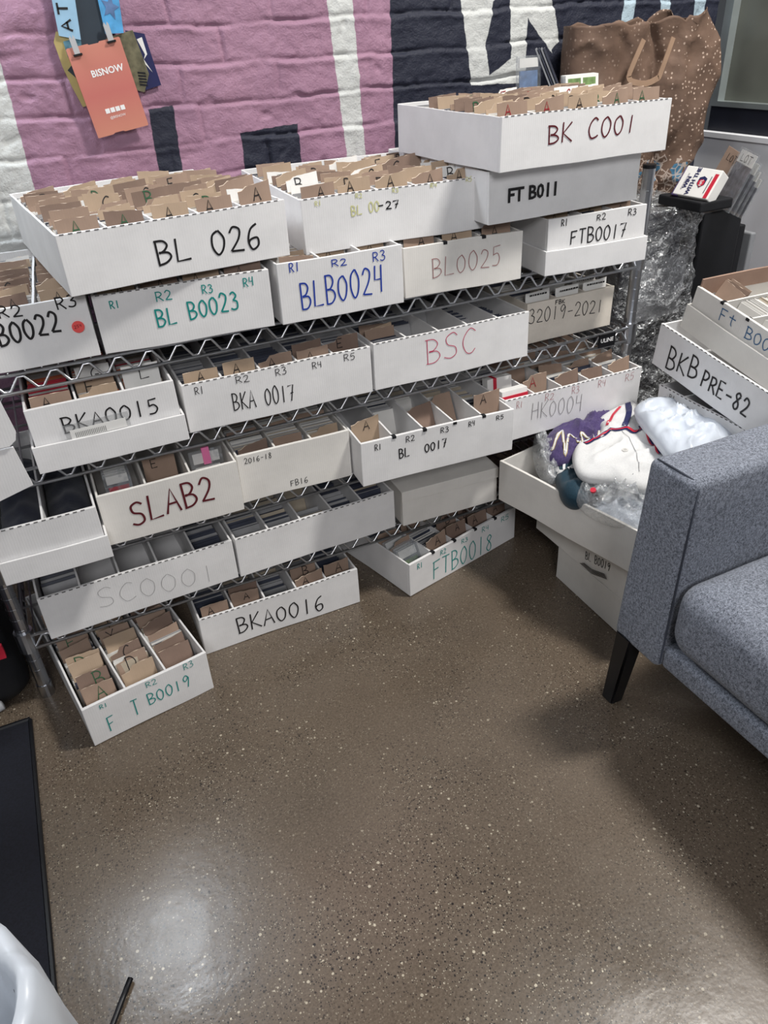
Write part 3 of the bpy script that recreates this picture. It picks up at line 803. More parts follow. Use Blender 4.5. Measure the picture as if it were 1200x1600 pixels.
cards('BKA0017', mm, [(r, .04, .34, .055+.006*r, .2, .006) for r in range(5)], 32, ('cardgrey', 'carddark', 'carddark', 'carddark'))
card_box('BSC', boxmat_front(-.566, -.035, S2, -.003), .349, .094, .40, 5, 'white card box marked BSC in pink-red, pulled forward on the second shelf', 'pink', .0016)
mm = mk('BSC')
divider('BSC', mm, 0, .04, .008, .12, 0, None, colour=0); divider('BSC', mm, 0, .05, .010, .14, 1, None, colour=1); divider('BSC', mm, 0, .062, .006, .16, 2, None, colour=0)
cards('BSC', mm, [(0, .015, .035, .08, .2, .004), (0, .075, .34, .085, .25, .004), (1, .10, .34, .075, .3, .005), (2, .16, .34, .07, .3, .007), (3, .1, .34, .06, .3, .007), (4, .06, .34, .06, .3, .007)], 33, ('carddark', 'cardgrey', 'carddark', 'carddark'))
card_box('FB2019', boxmat_front(-.184, .017, S2, .006), .228, .089, .385, 3, 'cream card box marked 2019-2021 at the right end of the second shelf', 'black', .0018, mat='cream', perf=False)
mm = mk('2019-2021')
for r, y, p in ((0, .02, .006), (1, .012, .007), (1, .06, .010), (2, .014, .011), (2, .05, .009)):
    tb = divider('FB2019', mm, r, y, p, .05, 0, None, colour=3)
    V, Fc = [], []; x = -.024
    while x < .020:
        w_ = random.uniform(.003, .007); ribbon([(x, .0935), (x+w_, .0938)], .0035, V, Fc); x += w_+.0015
    mobj('tab_print', [(a, -.0056, c) for a, b, c in V], Fc, M['ink_black'], tb)
cards('FB2019', mm, [(r, .03, .3, .078, .2, .005) for r in range(3)], 34)

# ---- third shelf
m2 = boxmat_front(-1.288, -.085, S3, -.002)
lid_tray(m2, .178, .40, .045, 'white lid tray under the empty two-row box at the left of the third shelf')
card_box('two', m2 @ T(.004, .006, .0045), .168, .098, .385, 2, 'empty two-row white box standing in its lid at the left end of the third shelf')
for r_, lab in ((0, 'dark navy cloth added to darken the left row of the two-row box'), (1, 'dark navy filling added to darken the right row of the two-row box')):  # dark filling added to deepen the shaded rows; left row holds blue fabric
    B2 = BOX['two']; xc = B2['t']+B2['rw']*(r_+.5); rt = empty('dark_row_fill', B2['m'] @ T(xc, .19, .006), lab, 'cloth')
    bm = bmesh.new(); rounded_early(bm, -.036, .036, -.16, .16, 0, .058); bobj('fill_cloth', bm, M['jnavy'], rt, smooth=True)
card_box('SLAB2', boxmat_front(-1.110, -.049, S3, -.008), .250, .104, .40, 3, 'white box marked SLAB2 in dark maroon on the third shelf', 'maroon', .0042, mat='offwhite', perf=False)
mm = mk('SLAB2')
divider('SLAB2', mm, 1, .09, -.004, .06, 0, 'E', 'black', 0)
def slab_case(name, mat4, label, pic, w=.08, h=.13, group=None):
    root = empty(name, mat4, label, 'card case', group)
    bm = bmesh.new(); slab(bm, -w/2, w/2, 0, .006, 0, h); bobj('clear_case', bm, M['acrylic'], root)
    bm = bmesh.new(); slab(bm, -w*.38, w*.38, .0015, .0045, h*.06, h*.68); bobj('card', bm, M[pic], root)
    bm = bmesh.new(); slab(bm, -w*.40, w*.40, .0015, .0045, h*.75, h*.95); bobj('case_label', bm, M['paperwhite'], root)
    return root
Bs = BOX['SLAB2']['m']
for i, y in enumerate((.09, .10, .11, .12, .13)):
    slab_case('graded_card_case', Bs @ T(.043, y, .006) @ RX(-.25) @ Matrix.Scale(.62, 4), 'clear graded card case standing in the left row of the box marked SLAB2', 'redpaint' if i == 0 else 'carddark', group='graded cases in the left row of SLAB2')
cs = slab_case('graded_card_case', Bs @ T(.207, .05, .010) @ RX(-.15) @ Matrix.Scale(.78, 4), 'bagged card case with a pink clip in the right row of the SLAB2 box', 'paperwhite')
bm = bmesh.new(); slab(bm, -.008, .010, -.002, .008, .094, .136); bobj('pink_clip', bm, M['pinkpad'], cs)
card_box('2016', boxmat_front(-.856, -.029, S3, -.020), .228, .101, .40, 3, 'ribbed white card box marked 2016-18 on the third shelf', 'black', .0013, mat='offwhite', perf=False)
mm = mk('2016-18')
fill_rows('2016', mm, 5, (-.010, .006), (.12, .3), front=None, seed=35, plet=.1, y0=.02)
card_box('BL0017', boxmat_front(-.627, -.088, S3, -.055), .336, .094, .40, 5, 'white card box marked BL 0017 with notched rows, pulled out over the third shelf edge', 'black', .0026, perf=False, notch=True)
mm = mk('BL 0017')
divider('BL0017', mm, 0, .075, .006, .04, 0, 'A', 'black', 1, wid=1.02)
divider('BL0017', mm, 4, .05, .024, .04, 0, 'A', 'black', 0)
divider('BL0017', mm, 2, .06, -.040, .5, 0, None, colour=2, zbase=.006)
divider('BL0017', mm, 3, .09, -.030, .5, 0, None, colour=0, zbase=.006)
cards('BL0017', mm, [(1, .03, .10, .035, .9, .009), (1, .14, .30, .07, .3, .006), (3, .03, .08, .028, .9, .009), (3, .16, .3, .07, .3, .007), (2, .2, .3, .06, .3, .008), (4, .08, .3, .06, .3, .007)], 36)
card_box('HK0004', boxmat_front(-.290, -.072, S3, -.001), .360, .096, .40, 5, 'white card box marked HK0004 in grey with red row labels, right end of the third shelf', 'grey', .0013, inkmap={f'R{i}': 'red' for i in range(1, 6)})
mm = mk('HK0004')
divider('HK0004', mm, 1, .045, .016, .06, 0, 'A', 'red', 0)
rg = random.Random(5)
for r in (2, 3, 4):
    for i in range(6): divider('HK0004', mm, r, .014+.05*i+rg.uniform(0, .01), rg.uniform(.002, .014), rg.uniform(.1, .25), i, None, 'red', rg.choice([0, 0, 2]), rg)
for i in range(4): divider('HK0004', mm, 1, .12+.05*i, rg.uniform(.002, .014), rg.uniform(.1, .25), i, None, 'red', rg.choice([0, 2]), rg)
cards('HK0004', mm, [(r, .03, .3, .084, .2, .005) for r in (2, 3, 4)]+[(0, .1, .3, .084, .2, .005), (1, .13, .3, .08, .2, .006)], 37)
for i, (dx, y, z) in enumerate(((.0, .012, .018), (.010, .075, .022))):
    rt = empty('card_pack', BOX['HK0004']['m'] @ T(.037+dx*.2, y, z) @ RX(-.12), ['white card pack with a red band, front of the left row of the HK0004 box', 'white card pack with an upright red stripe behind the banded pack in the HK0004 box'][i], 'card pack')
    bm = bmesh.new(); slab(bm, -.031, .031, 0, .022, 0, .089, (4, 1, 4)); wobble(bm, .001, 30, i); bobj('pack_sleeve', bm, M['paperwhite'], rt)
    bm = bmesh.new()
    if i == 0: slab(bm, -.0318, .0318, -.0008, .0228, .070, .078)
    else: slab(bm, -.016, -.008, -.0008, .0228, .01, .0896)
    bobj('red_band', bm, M['redpaint'], rt)

# ---- bottom shelf
card_box('BC0001', boxmat_front(-1.257, -.042, S4, .038), .366, .093, .40, 5, 'mostly empty white box marked SC0001 in faint thin lines on the bottom shelf', 'grey', .0008)
cards('BC0001', mk('SC0001'), [(4, .06, .30, .055, .3, .007), (0, .08, .3, .05, .4, .012)], 41, ('cardgrey', 'carddark', 'carddark', 'carddark'))
card_box('blank5', boxmat_front(-.887, -.030, S4, .026), .355, .091, .40, 5, 'unmarked white five-row card box in the middle of the bottom shelf')
cards('blank5', 'the unmarked five-row box', [(0, .04, .3, .070, .35, .007), (1, .05, .3, .06, .35, .008), (2, .03, .06, .06, .5, .014), (2, .16, .3, .06, .3, .01), (3, .05, .3, .055, .35, .01), (4, .03, .3, .075, .3, .005)], 42, ('cardgrey', 'carddark', 'carddark', 'cardtan'))
card_box('closed', boxmat_front(-.516, -.028, S4, -.034), .237, .084, .40, 3, 'closed white lidded box at the right end of the bottom shelf', closed=True, perf=False, mat='offwhite')

# ---- floor
card_box('BKA0016', boxmat_front(-.989, -.034, .001, .001), .355, .093, .41, 5, 'white five-row card box marked BKA0016 on the floor under the rack', 'black', .0032)
mm = mk('BKA0016')
divider('BKA0016', mm, 0, .012, .010, .08, 0, 'A', 'black', 0); divider('BKA0016', mm, 1, .022, .012, .08, 0, 'A', 'black', 0); divider('BKA0016', mm, 3, .014, .006, .1, 0, 'A', 'black', 0)
divider('BKA0016', mm, 3, .045, .008, .12, 0, 'B', 'black', 0); divider('BKA0016', mm, 4, .03, .012, .06, 0, 'A', 'black', 0); divider('BKA0016', mm, 1, .05, .010, .08, 1, None, colour=2)
cards('BKA0016', mm, [(r, .06, .33, .06, .3, .006) for r in (0, 1, 3, 4)]+[(2, .05, .3, .045, .35, .008)], 51, ('cardgrey', 'carddark', 'cardtan', 'carddark'))
card_box('FTB0018', boxmat_front(-.526, -.073, .001, .247), .345, .090, .41, 5, 'white card box marked FTB0018 in teal, angled on the floor at the right of the rack', 'teal', .0026, perf=False, notch=True)
mm = mk('FTB0018')
B8 = BOX['FTB0018']['m']
divider('FTB0018', mm, 1, .014, .018, .14, 0, 'A', 'black', 0); divider('FTB0018', mm, 2, .018, .016, .14, 0, 'A', 'black', 2); divider('FTB0018', mm, 2, .05, .022, .14, 0, 'B', 'black', 2)
divider('FTB0018', mm, 3, .016, .010, .14, 0, 'A', 'black', 2); divider('FTB0018', mm, 3, .05, .014, .14, 0, 'B', 'black', 2); divider('FTB0018', mm, 4, .02, .012, .14, 0, 'A', 'black', 2)
divider('FTB0018', mm, 1, .10, .016, .2, 0, 'B', 'black', 0); divider('FTB0018', mm, 0, .09, .012, .3, 0, None, colour=0); divider('FTB0018', mm, 0, .045, .010, .3, 0, None, colour=0)
for i, (y, pz, pic) in enumerate(((.014, .0, 'greenpic'), (.022, .0, 'greypic'), (.030, .002, 'greypic'), (.060, .006, 'goldpic'))):
    slab_case('card_toploader', B8 @ T(.038, y, .006) @ RX(-.45) @ Matrix.Scale(.75, 4), 'clear card toploader leaning in the leftmost row of the box marked FTB0018', pic, .082, .13, 'toploaders in the leftmost row of FTB0018')
cards('FTB0018', mm, [(1, .02, .09, .078, .15, .004), (2, .06, .3, .08, .2, .006), (3, .06, .3, .08, .2, .006), (4, .03, .3, .07, .2, .007), (0, .1, .3, .07, .3, .006)], 52)
card_box('FTB0019', boxmat_front(-1.236, -.179, .001, .180), .240, .095, .41, 3, 'water-stained white card box marked FT B0019 in teal, angled on the floor at the left', 'teal', .0022, perf=False)
mm = mk('FT B0019')
rg = random.Random(9)
for r, seq in enumerate((['A', 'B', None, 'D', None, 'F', None, None, None], [None, 'D', 'C', None, 'Y', 'T', None, None], [None, None, None, None, None, None, None, None])):
    for i, L in enumerate(seq): divider('FTB0019', mm, r, .012+.034*i+rg.uniform(-.004, .004), rg.uniform(-.004, .012), .35+rg.uniform(-.05, .08), i, L, 'green' if r == 0 else 'black', rg.choice([0, 0, 1, 2]) if r < 2 else rg.choice([2, 2, 0]), rg, lsize=.026)
cards('FTB0019', mm, [(1, .05, .07, .088, .4, .003), (1, .1, .3, .074, .4, .006), (2, .055, .075, .088, .4, .003), (2, .105, .125, .086, .4, .003), (2, .15, .3, .07, .4, .006), (0, .05, .3, .074, .4, .006)], 53)

# ------------------------------------------------------------------ right-hand pile
card_box('ST0', boxmat_side(-.196, -.168, .001, .02), .245, .086, .36, 5, 'plain white box on the floor at the bottom of the stack beside the sofa', perf=False, mat='offwhite')
card_box('ST', boxmat_side(-.2, -.087, .0885, 0), .36, .090, .38, 5, 'white box marked BL B0019 in black with a crossed-out line, under the jersey box', 'black', .0016, perf=False, mat='offwhite')
V, Fc = [], []
for i in range(5): ribbon([(.166+.003*i, .009+.0020*i), (.205, .007+.0026*i), (.252-.002*i, .024+.0018*i)], .0015, V, Fc)
mobj('crossed_out_writing', [(a, -.003, c) for a, b, c in V], Fc, M['ink_black'], [o for o in bpy.data.objects if o.get('label', '').startswith('white box marked BL B0019')][0])
mj = boxmat_side(-.296, -.068, .190, -.20)
card_box('JERSEY', mj, .41, .098, .34, 1, 'open white box full of jerseys and plastic bags beside the sofa arm', perf=False, mat='offwhite', name='open_cardboard_box')
card_box('SUP', boxmat_side(.075, -.155, .190, .05), .36, .130, .36, 5, 'plain white box low down behind the jersey box', perf=False)
card_box('8', boxmat_side(.055, -.145, .322, .052), .36, .093, .38, 5, 'white card box behind the jerseys, under the box marked BKB PRE-82', 'black', .0018)
card_box('BKB', boxmat_side(.053, -.115, .453, .046, .138), .36, .093, .45, 1, 'tilted white card box marked BKB PRE-82 in bold black', 'black', .0040)
mft = boxmat_side(.084, -.147, .538, .06, .185)
lid_tray(mft, .30, .40, .052, 'off-white lid tray under the tilted box marked Ft B007', 'offwhite')
card_box('FT', mft @ T(.006, .007, .005), .288, .088, .386, 4, 'tilted cream card box marked Ft B007 in blue, topmost beside the right wall', 'steel', .0020, mat='offwhite', perf=False, notch=True)
mm = mk('Ft B007')
divider('FT', mm, 0, .02, .006, .5, 0, None, colour=2); divider('FT', mm, 0, .03, .008, .45, 0, None, colour=0); divider('FT', mm, 0, .012, .004, .5, 0, None, colour=0)
cards('FT', mm, [(1, .02, .34, .082, .3, .0022), (2, .02, .34, .08, .3, .003), (3, .02, .34, .08, .3, .003)], 61, ('cardwhite', 'cardwhite', 'cardwhite', 'cardtan'))
bm = bmesh.new(); slab(bm, -.001, .003, 0, .38, 0, .034, (1, 6, 2)); wobble(bm, .002, 9, 3)
rt = empty('cardboard_strip', mft @ T(.010, .012, .075), 'brown corrugated cardboard strip rising at the far end of the box marked Ft B007', 'cardboard')
bobj('strip', bm, M['brownlined'], rt)

# ------------------------------------------------------------------ cloth heaps
def heap(name, outline, z0, thick, mat, parent=None, seed=1, fold=.006, fscale=26, drop=.02, N=72, K=26, sharp=5):
    n = len(outline); cl = [outline[i % n] for i in range(n)]
    ring = []
    for i in range(n):
        p0, p1, p2, p3 = cl[i-1], cl[i], cl[(i+1) % n], cl[(i+2) % n]
        for j in range(9):
            t = j/9
            ring.append(tuple(.5*((2*p1[a])+(-p0[a]+p2[a])*t+(2*p0[a]-5*p1[a]+4*p2[a]-p3[a])*t*t+(-p0[a]+3*p1[a]-3*p2[a]+p3[a])*t**3) for a in range(2)))
    cx = sum(p[0] for p in ring)/len(ring); cy = sum(p[1] for p in ring)/len(ring)
    n = len(ring); V, Fc = [], []
    def hz(x, y, s):
        wx = x+noise.noise(Vector((x*12, y*12, seed+2)))*.02; wy = y+noise.noise(Vector((x*12, y*12, seed+3)))*.02
        f = noise.noise(Vector((x*fscale, y*fscale, seed)))*fold+noise.noise(Vector((x*fscale*3, y*fscale*2, seed+5)))*fold*.25
        rdg = (1-abs(noise.noise(Vector((wx*fscale*.6+4, wy*fscale*.9, seed+9)))))**7*fold*1.9+(1-abs(noise.noise(Vector((wx*fscale*1.3+14, wy*fscale*.8, seed+19)))))**7*fold*.9
        return z0+thick*max(0, 1-s**sharp)**.5+(f+rdg)*(1-s**6)
    for side in (0, 1):
        for k in range(K, -1, -1):
            s = k/K
            for p in ring:
                x = cx+(p[0]-cx)*s; y = cy+(p[1]-cy)*s
                V.append((x, y, hz(x, y, s) if side == 0 else z0-drop*max(0, 1-s**2)**.5))
    for side in (0, 1):
        b = side*(K+1)*n
        for k in range(K):
            for i in range(n):
                q = (b+k*n+i, b+k*n+(i+1) % n, b+(k+1)*n+(i+1) % n, b+(k+1)*n+i)
                Fc.append(q if side == 0 else q[::-1])
    bm = bmesh.new()
    vs_ = [bm.verts.new(v) for v in V]
    for f in Fc:
        try: bm.faces.new([vs_[i] for i in f])
        except ValueError: pass
    bmesh.ops.remove_doubles(bm, verts=bm.verts, dist=1e-5)
    o = bobj(name, bm, mat, parent, smooth=True)
    def zf(x, y):
        a = math.atan2(y-cy, x-cx); best = None
        for i in range(n):
            (x1, y1), (x2, y2) = ring[i], ring[(i+1) % n]
            dx, dy = math.cos(a), math.sin(a); ex, ey = x2-x1, y2-y1; det = dx*(-ey)+dy*ex
            if abs(det) < 1e-12: continue
            t = ((x1-cx)*(-ey)+(y1-cy)*ex)/det; u = (dx*(y1-cy)-dy*(x1-cx))/det
            if t > 0 and -1e-6 <= u <= 1: best = max(best or 0, t)
        s = math.hypot(x-cx, y-cy)/(best or 1)
        return hz(x, y, min(s, 1))
    return o, zf
def strip_on(zf, pts, w, mat, parent, name, lift=.0015, label=None):
    P = smoothline(pts, 8); V, Fc = [], []
    for i, p in enumerate(P):
        t = Vector(P[min(i+1, len(P)-1)])-Vector(P[max(i-1, 0)]); t = t.normalized() if t.length else Vector((1, 0))
        nn = Vector((-t.y, t.x))*w/2
        for sg in (1, -1):
            x, y = p[0]+nn.x*sg, p[1]+nn.y*sg; V.append((x, y, zf(x, y)+lift))
    for i in range(len(P)-1): Fc.append((2*i, 2*i+1, 2*i+3, 2*i+2))
    o = mobj(name, V, Fc, mat, parent)
    if label: o['label'] = label
    return o
O_, zf = heap('clear_film_scrap', [(-.198,-.049),(-.171,-.035),(-.182,-.093),(-.223,-.184),(-.256,-.196),(-.252,-.145)], .285, .03, M['clearbag'], seed=2, fold=.012, fscale=50)
tag(O_, 'crinkled clear plastic film at the far left end of the jersey box', 'plastic film')
O_, zf = heap('folded_jersey', [(-.208,-.140),(-.184,-.141),(-.130,-.131),(-.10,-.2),(-.16,-.29),(-.192,-.257),(-.245,-.300),(-.272,-.256)], .295, .02, M['jteal'], seed=3, drop=.06)
tag(O_, 'dark teal jersey with white stripes folded under the white jersey', 'jersey')
for k in range(3): strip_on(zf, [(-.225+.010*k, -.150-.012*k), (-.245+.008*k, -.185-.01*k), (-.235+.010*k, -.215)], .005, M['jersey'], O_, 'white_stripe')
O_, zf = heap('folded_jersey', [(-.209,-.103),(-.168,-.074),(-.104,-.076),(-.015,-.053),(-.0,-.094),(-.03,-.17),(-.12,-.23),(-.181,-.197),(-.225,-.190),(-.236,-.156)], .315, .028, M['jpurple'], seed=4, drop=.03, fold=.008)
tag(O_, 'purple jersey with white lettering rolled behind the white jersey', 'jersey')
PUR = [(-.226,-.157),(-.181,-.126),(-.215,-.186),(-.165,-.133),(-.176,-.190),(-.141,-.142),(-.141,-.190),(-.101,-.150)]
strip_on(zf, PUR, .0055, M['goldpic'], O_, 'lettering_outline', .0012)
strip_on(zf, PUR, .0032, M['jersey'], O_, 'white_lettering', .0022)
O_, zf = heap('folded_jersey', [(-.193,-.185),(-.115,-.165),(-.06,-.10),(.03,-.071),(.056,-.074),(.04,-.13),(.005,-.18),(-.026,-.277),(-.052,-.331),(-.125,-.375),(-.175,-.379),(-.207,-.327),(-.246,-.270)], .338, .017, M['jersey'], seed=6, drop=.045, fold=.0055, fscale=16, sharp=9)
tag(O_, 'white button-front baseball jersey with navy and red trim on top of the jersey pile', 'jersey')
TR = [(-.175,-.195),(-.123,-.190),(-.065,-.185),(-.060,-.215),(-.031,-.210),(-.046,-.260),(-.052,-.300)]
strip_on(zf, TR, .011, M['navy'], O_, 'navy_trim', .0015); strip_on(zf, TR, .0035, M['redpaint'], O_, 'red_trim', .0026)
strip_on(zf, [(-.030,-.198), (-.056, -.256), (-.080,-.312)], .015, M['navy'], O_, 'navy_yoke', .0018)
strip_on(zf, [(-.040,-.206), (-.066, -.262), (-.088,-.312)], .0035, M['redpaint'], O_, 'red_yoke_edge', .0024)
strip_on(zf, [(-.095,-.165), (-.045,-.125), (.0,-.095)], .006, M['redpaint'], O_, 'red_sleeve_stripe', .0018)
strip_on(zf, [(-.06,-.18), (-.015,-.14), (.025,-.09)], .012, M['navy'], O_, 'navy_sleeve_stripe', .0018)
strip_on(zf, [(-.075,-.19), (-.105,-.26), (-.16,-.34)], .0012, M['cardgrey'], O_, 'placket_seam', .0012)
bx_, by_ = -.128, -.262
V, Fc = tube([(bx_, by_, zf(bx_, by_)-.001), (bx_, by_, zf(bx_, by_)+.002), (bx_, by_, zf(bx_, by_)+.0021)], .0062, 20)
bt = mobj('button', V, Fc, M['cardwhite'], O_)
V, Fc = [], []
for i, (dx, dy) in enumerate(((.0015, .0015), (-.0015, .0015), (.0015, -.0015), (-.0015, -.0015))): tube([(bx_+dx, by_+dy, zf(bx_, by_)+.002), (bx_+dx, by_+dy, zf(bx_, by_)+.0026)], .0007, 8, V, Fc)
mobj('button_hole', V, Fc, M['slot'], bt)
O_, zf = heap('poly_mailer', [(-.029,-.168),(.047,-.169),(.052,-.258),(.054,-.337),(.030,-.375),(-.073,-.396),(-.113,-.371),(-.075,-.265)], .386, .014, M['mailer'], seed=8, drop=.04, fold=.0075, fscale=24, sharp=7)
tag(O_, 'crumpled white plastic mailer lying on the right of the jersey pile', 'mailer')
O_, zf = heap('clear_plastic_bag', [(-.258,-.281),(-.196,-.251),(-.150,-.293),(-.10,-.343),(-.10,-.42),(-.19,-.440),(-.235,-.392),(-.261,-.334)], .298, .026, M['clearbag'], seed=9, drop=.05, fold=.012, fscale=34)
tag(O_, 'clear plastic bag with a red dot at the front of the jersey box', 'bag')
V, Fc = tube([(-.258, -.330, zf(-.25, -.33)+.006), (-.260, -.331, zf(-.25, -.33)+.010)], .0055, 14)
mobj('red_dot', V, Fc, M['redpaint'], O_)
O_, zf = heap('folded_jersey', [(-.23,-.30),(-.15,-.27),(-.05,-.30),(-.03,-.40),(-.12,-.44),(-.205,-.43),(-.235,-.37)], .262, .028, M['mailer'], seed=19, drop=.06, fold=.01, fscale=22)
tag(O_, 'pale grey garment bundled inside the clear bag in the jersey box', 'garment')

# ------------------------------------------------------------------ sofa
def rounded(bm, x0, x1, y0, y1, z0, z1, r, seg=4, n=(6, 6, 4)):
    """box with evenly rounded edges, all quads"""
    def lin(a, b, k):
        e = [r*(1-math.cos(PI/2*i/seg)) for i in range(seg)]
        return [a+q for q in e]+[a+r+(b-a-2*r)*i/k for i in range(k+1)]+[b-q for q in reversed(e)]
    X, Y, Z = lin(x0, x1, n[0]), lin(y0, y1, n[1]), lin(z0, z1, n[2])
    nx, ny, nz = len(X)-1, len(Y)-1, len(Z)-1
    vd = {}
    def v(i, j, k):
        if (i, j, k) not in vd:
            p = Vector((X[i], Y[j], Z[k]))
            q = Vector((min(max(p.x, x0+r), x1-r), min(max(p.y, y0+r), y1-r), min(max(p.z, z0+r), z1-r)))
            d = p-q
            if d.length > 1e-9: p = q+d.normalized()*r
            vd[(i, j, k)] = bm.verts.new(p)
        return vd[(i, j, k)]
    for i in range(nx):
        for j in range(ny):
            for k in (0, nz): bm.faces.new((v(i, j, k), v(i+1, j, k), v(i+1, j+1, k), v(i, j+1, k)))
    for i in range(nx):
        for k in range(nz):
            for j in (0, ny): bm.faces.new((v(i, j, k), v(i+1, j, k), v(i+1, j, k+1), v(i, j, k+1)))
    for j in range(ny):
        for k in range(nz):
            for i in (0, nx): bm.faces.new((v(i, j, k), v(i, j+1, k), v(i, j+1, k+1), v(i, j, k+1)))
    return list(vd.values())
def build_sofa():
    root = empty('sofa', T(-.1, -1.1, 0), 'grey heather fabric sofa with black legs in the right foreground', 'sofa')
    b = Vector((-.1, -1.1, 0))
    def part(name, bm, mat, parent=root, smooth=True):
        for v in bm.verts: v.co -= b
        return bobj(name, bm, mat, parent, smooth)
    for yo, side in ((-.534, 1), (-1.95, -1)):
        y0, y1 = (yo-.096, yo) if side == 1 else (yo, yo+.096)
        bm = bmesh.new(); rounded(bm, -.340, .52, y0, y1, .172, .530, .014, 4, (16, 3, 8))
        for v in bm.verts:
            q = (.530-v.co.z)/.358
            if (v.co.y-(y0+y1)/2)*side > 0: v.co.y += .014*q*side
            v.co.x -= .006*q if v.co.x < 0 else 0
            v.co += noise.noise_vector(v.co*9)*.0022
        a = part('armrest', bm, M['sofa'])
        yi = y0+.002 if side == 1 else y1-.002; yo2 = y1 if side == 1 else y0
        for pts in ([(-.3395, yi-.001*side, .185), (-.337, yi-.001*side, .30), (-.334, yi-.001*side, .45), (-.331, yi-.001*side, .518)], [(-.330, yi, .518), (-.331, yi+.012*side, .5285), (-.333, (y0+y1)/2, .5305), (-.331, yo2-.010*side, .5285)]):
            V, Fc = tube(pts, .0017, 6); mobj('seam', [Vector(v)-b for v in V], Fc, M['sofaseam'], a, smooth=True)
    bm = bmesh.new(); rounded(bm, -.338, .50, -1.86, -.625, .176, .224, .012, 4, (8, 20, 2)); part('seat_rail', bm, M['sofa'])
    bm = bmesh.new(); rounded(bm, -.352, .30, -1.855, -.631, .227, .366, .046, 7, (12, 24, 2))
    for v in bm.verts:
        if v.co.z > .29: v.co.z += .016*math.sin(PI*min(1, max(0, (v.co.x+.352)/.652)))*math.sin(PI*min(1, max(0, (v.co.y+1.855)/1.224)))**.6
        v.co += noise.noise_vector(v.co*8)*.0025
    part('seat_cushion', bm, M['sofa'])
    bm = bmesh.new(); rounded(bm, .28, .50, -1.85, -.64, .35, .80, .05, 5); part('back_cushion', bm, M['sofa'])
    for (x, y, sx, sy) in ((-.330, -.548, -1, 1), (-.330, -1.93, -1, -1), (.46, -.552, 1, 1), (.46, -1.93, 1, -1)):
        bm = bmesh.new(); vs_ = slab(bm, x-.0175, x+.0175, y-.0185, y+.0185, 0, .185)
        for v in vs_:
            if v.co.z < .01:
                v.co.x = x+(v.co.x-x)*.78-sx*.003; v.co.y = y+(v.co.y-y)*.78+sy*.023
        bmesh.ops.bevel(bm, geom=list(bm.edges), offset=.003, segments=2, affect='EDGES')
        part('leg', bm, M['blackplastic'], smooth=False)
build_sofa()

# ------------------------------------------------------------------ between rack and right wall
def crate(name, x0, x1, y0, y1, z0, z1, mat, label, cat, yaw=0, tilt=0, r=.004):
    rt = empty(name, T((x0+x1)/2, (y0+y1)/2, z0) @ RZ(yaw) @ RX(tilt), label, cat)
    bm = bmesh.new(); rounded(bm, -(x1-x0)/2, (x1-x0)/2, -(y1-y0)/2, (y1-y0)/2, 0, z1-z0, r, 2)
    bobj('body', bm, mat, rt); return rt
wr = empty('wrapped_bundle', T(.235, .21, 0), 'tall bundle wrapped in clear stretch film between the rack and right wall', 'wrapped bundle')
bm = bmesh.new(); slab(bm, -.085, .085, -.085, .12, 0, .69, (4, 4, 8)); wobble(bm, .006, 9, 4)
bobj('grey_contents', bm, flat('bundle_contents', (44, 46, 54), .6, 0, .5, 9), wr)
bm = bmesh.new(); slab(bm, -.06, .098, -.108, -.100, .455, .600, (3, 1, 3)); wobble(bm, .003, 12, 2); bobj('pale_sheet', bm, M['greyboard'], wr)
bm = bmesh.new(); slab(bm, -.115, .105, -.122, .14, 0, .715, (40, 36, 110))
for v in bm.verts:
    q = v.co*13
    rdg = (1-abs(noise.noise(q+Vector((3, 1, 8)))))**5*.012+(1-abs(noise.noise(v.co*31+Vector((1, 7, 2)))))**5*.006
    d = Vector((v.co.x, v.co.y, 0)).normalized()
    v.co += d*rdg+noise.noise_vector(v.co*10)*.012+noise.noise_vector(v.co*60)*.0016
bobj('stretch_film', bm, M['wrap'], wr, smooth=True)
crate('black_case', .350, .478, .09, .25, 0, .690, M['blackplastic'], 'tall flat black case standing beside the wrapped bundle', 'case', .0)
crate('dark_board', .500, .520, .11, .27, 0, .640, M['blackmatte'], 'thin black board standing between the black case and the right wall', 'board')
crate('grey_board', .545, .562, .11, .28, 0, .615, M['greyboard'], 'thin grey board standing against the white right wall', 'board')
# boxed card set and loose toploaders lying on the bundle
mN = frame(Vector((.252, .10, .745)), Vector((.012, -.092, -.002)), Vector((.039, .004, .054)))
lx, lz = .093, .067
rt = empty('boxed_card_set', mN, 'white boxed card set printed WIN WITH THE NFL, tilted on the wrapped bundle', 'card box')
bm = bmesh.new(); rounded(bm, 0, lx, 0, .030, 0, lz, .002, 2); bobj('carton', bm, M['paperwhite'], rt)
bm = bmesh.new(); rounded(bm, -.003, .012, .001, .034, -.002, lz*.95, .001, 2); bobj('dark_side_flap', bm, M['purplepic'], rt)
printed(rt, 'WIN', .0132, T(.026, -.0008, .016) @ RY(-PI/2) @ XZ2, M['navy'], bold=.04, label='navy WIN lettering')
printed(rt, 'WITH THE', .0132, T(.040, -.0008, .003) @ RY(-PI/2) @ XZ2, M['navy'], bold=.04, label='navy WITH THE lettering')
for i in range(3):
    bm = bmesh.new(); slab(bm, .014+.0022*i if i < 2 else .074, .0148+.0022*i if i < 2 else .076, -.0006, .001, .012, .050); bobj('small_print_line', bm, M['greypic'], rt)
bm = bmesh.new(); slab(bm, lx-.013, lx-.004, -.0006, .001, 0.002, lz*.85); bobj('red_edge_band', bm, M['redpaint'], rt)
sp_ = [(0, .020), (.010, .024), (.020, .020), (.020, .008), (.010, 0), (0, .008)]
V = [(.047+p[0], -.0010, .022+p[1]*1.1) for p in sp_]; sh_ = mobj('shield_logo', V, [tuple(range(6))], M['navy'], rt)
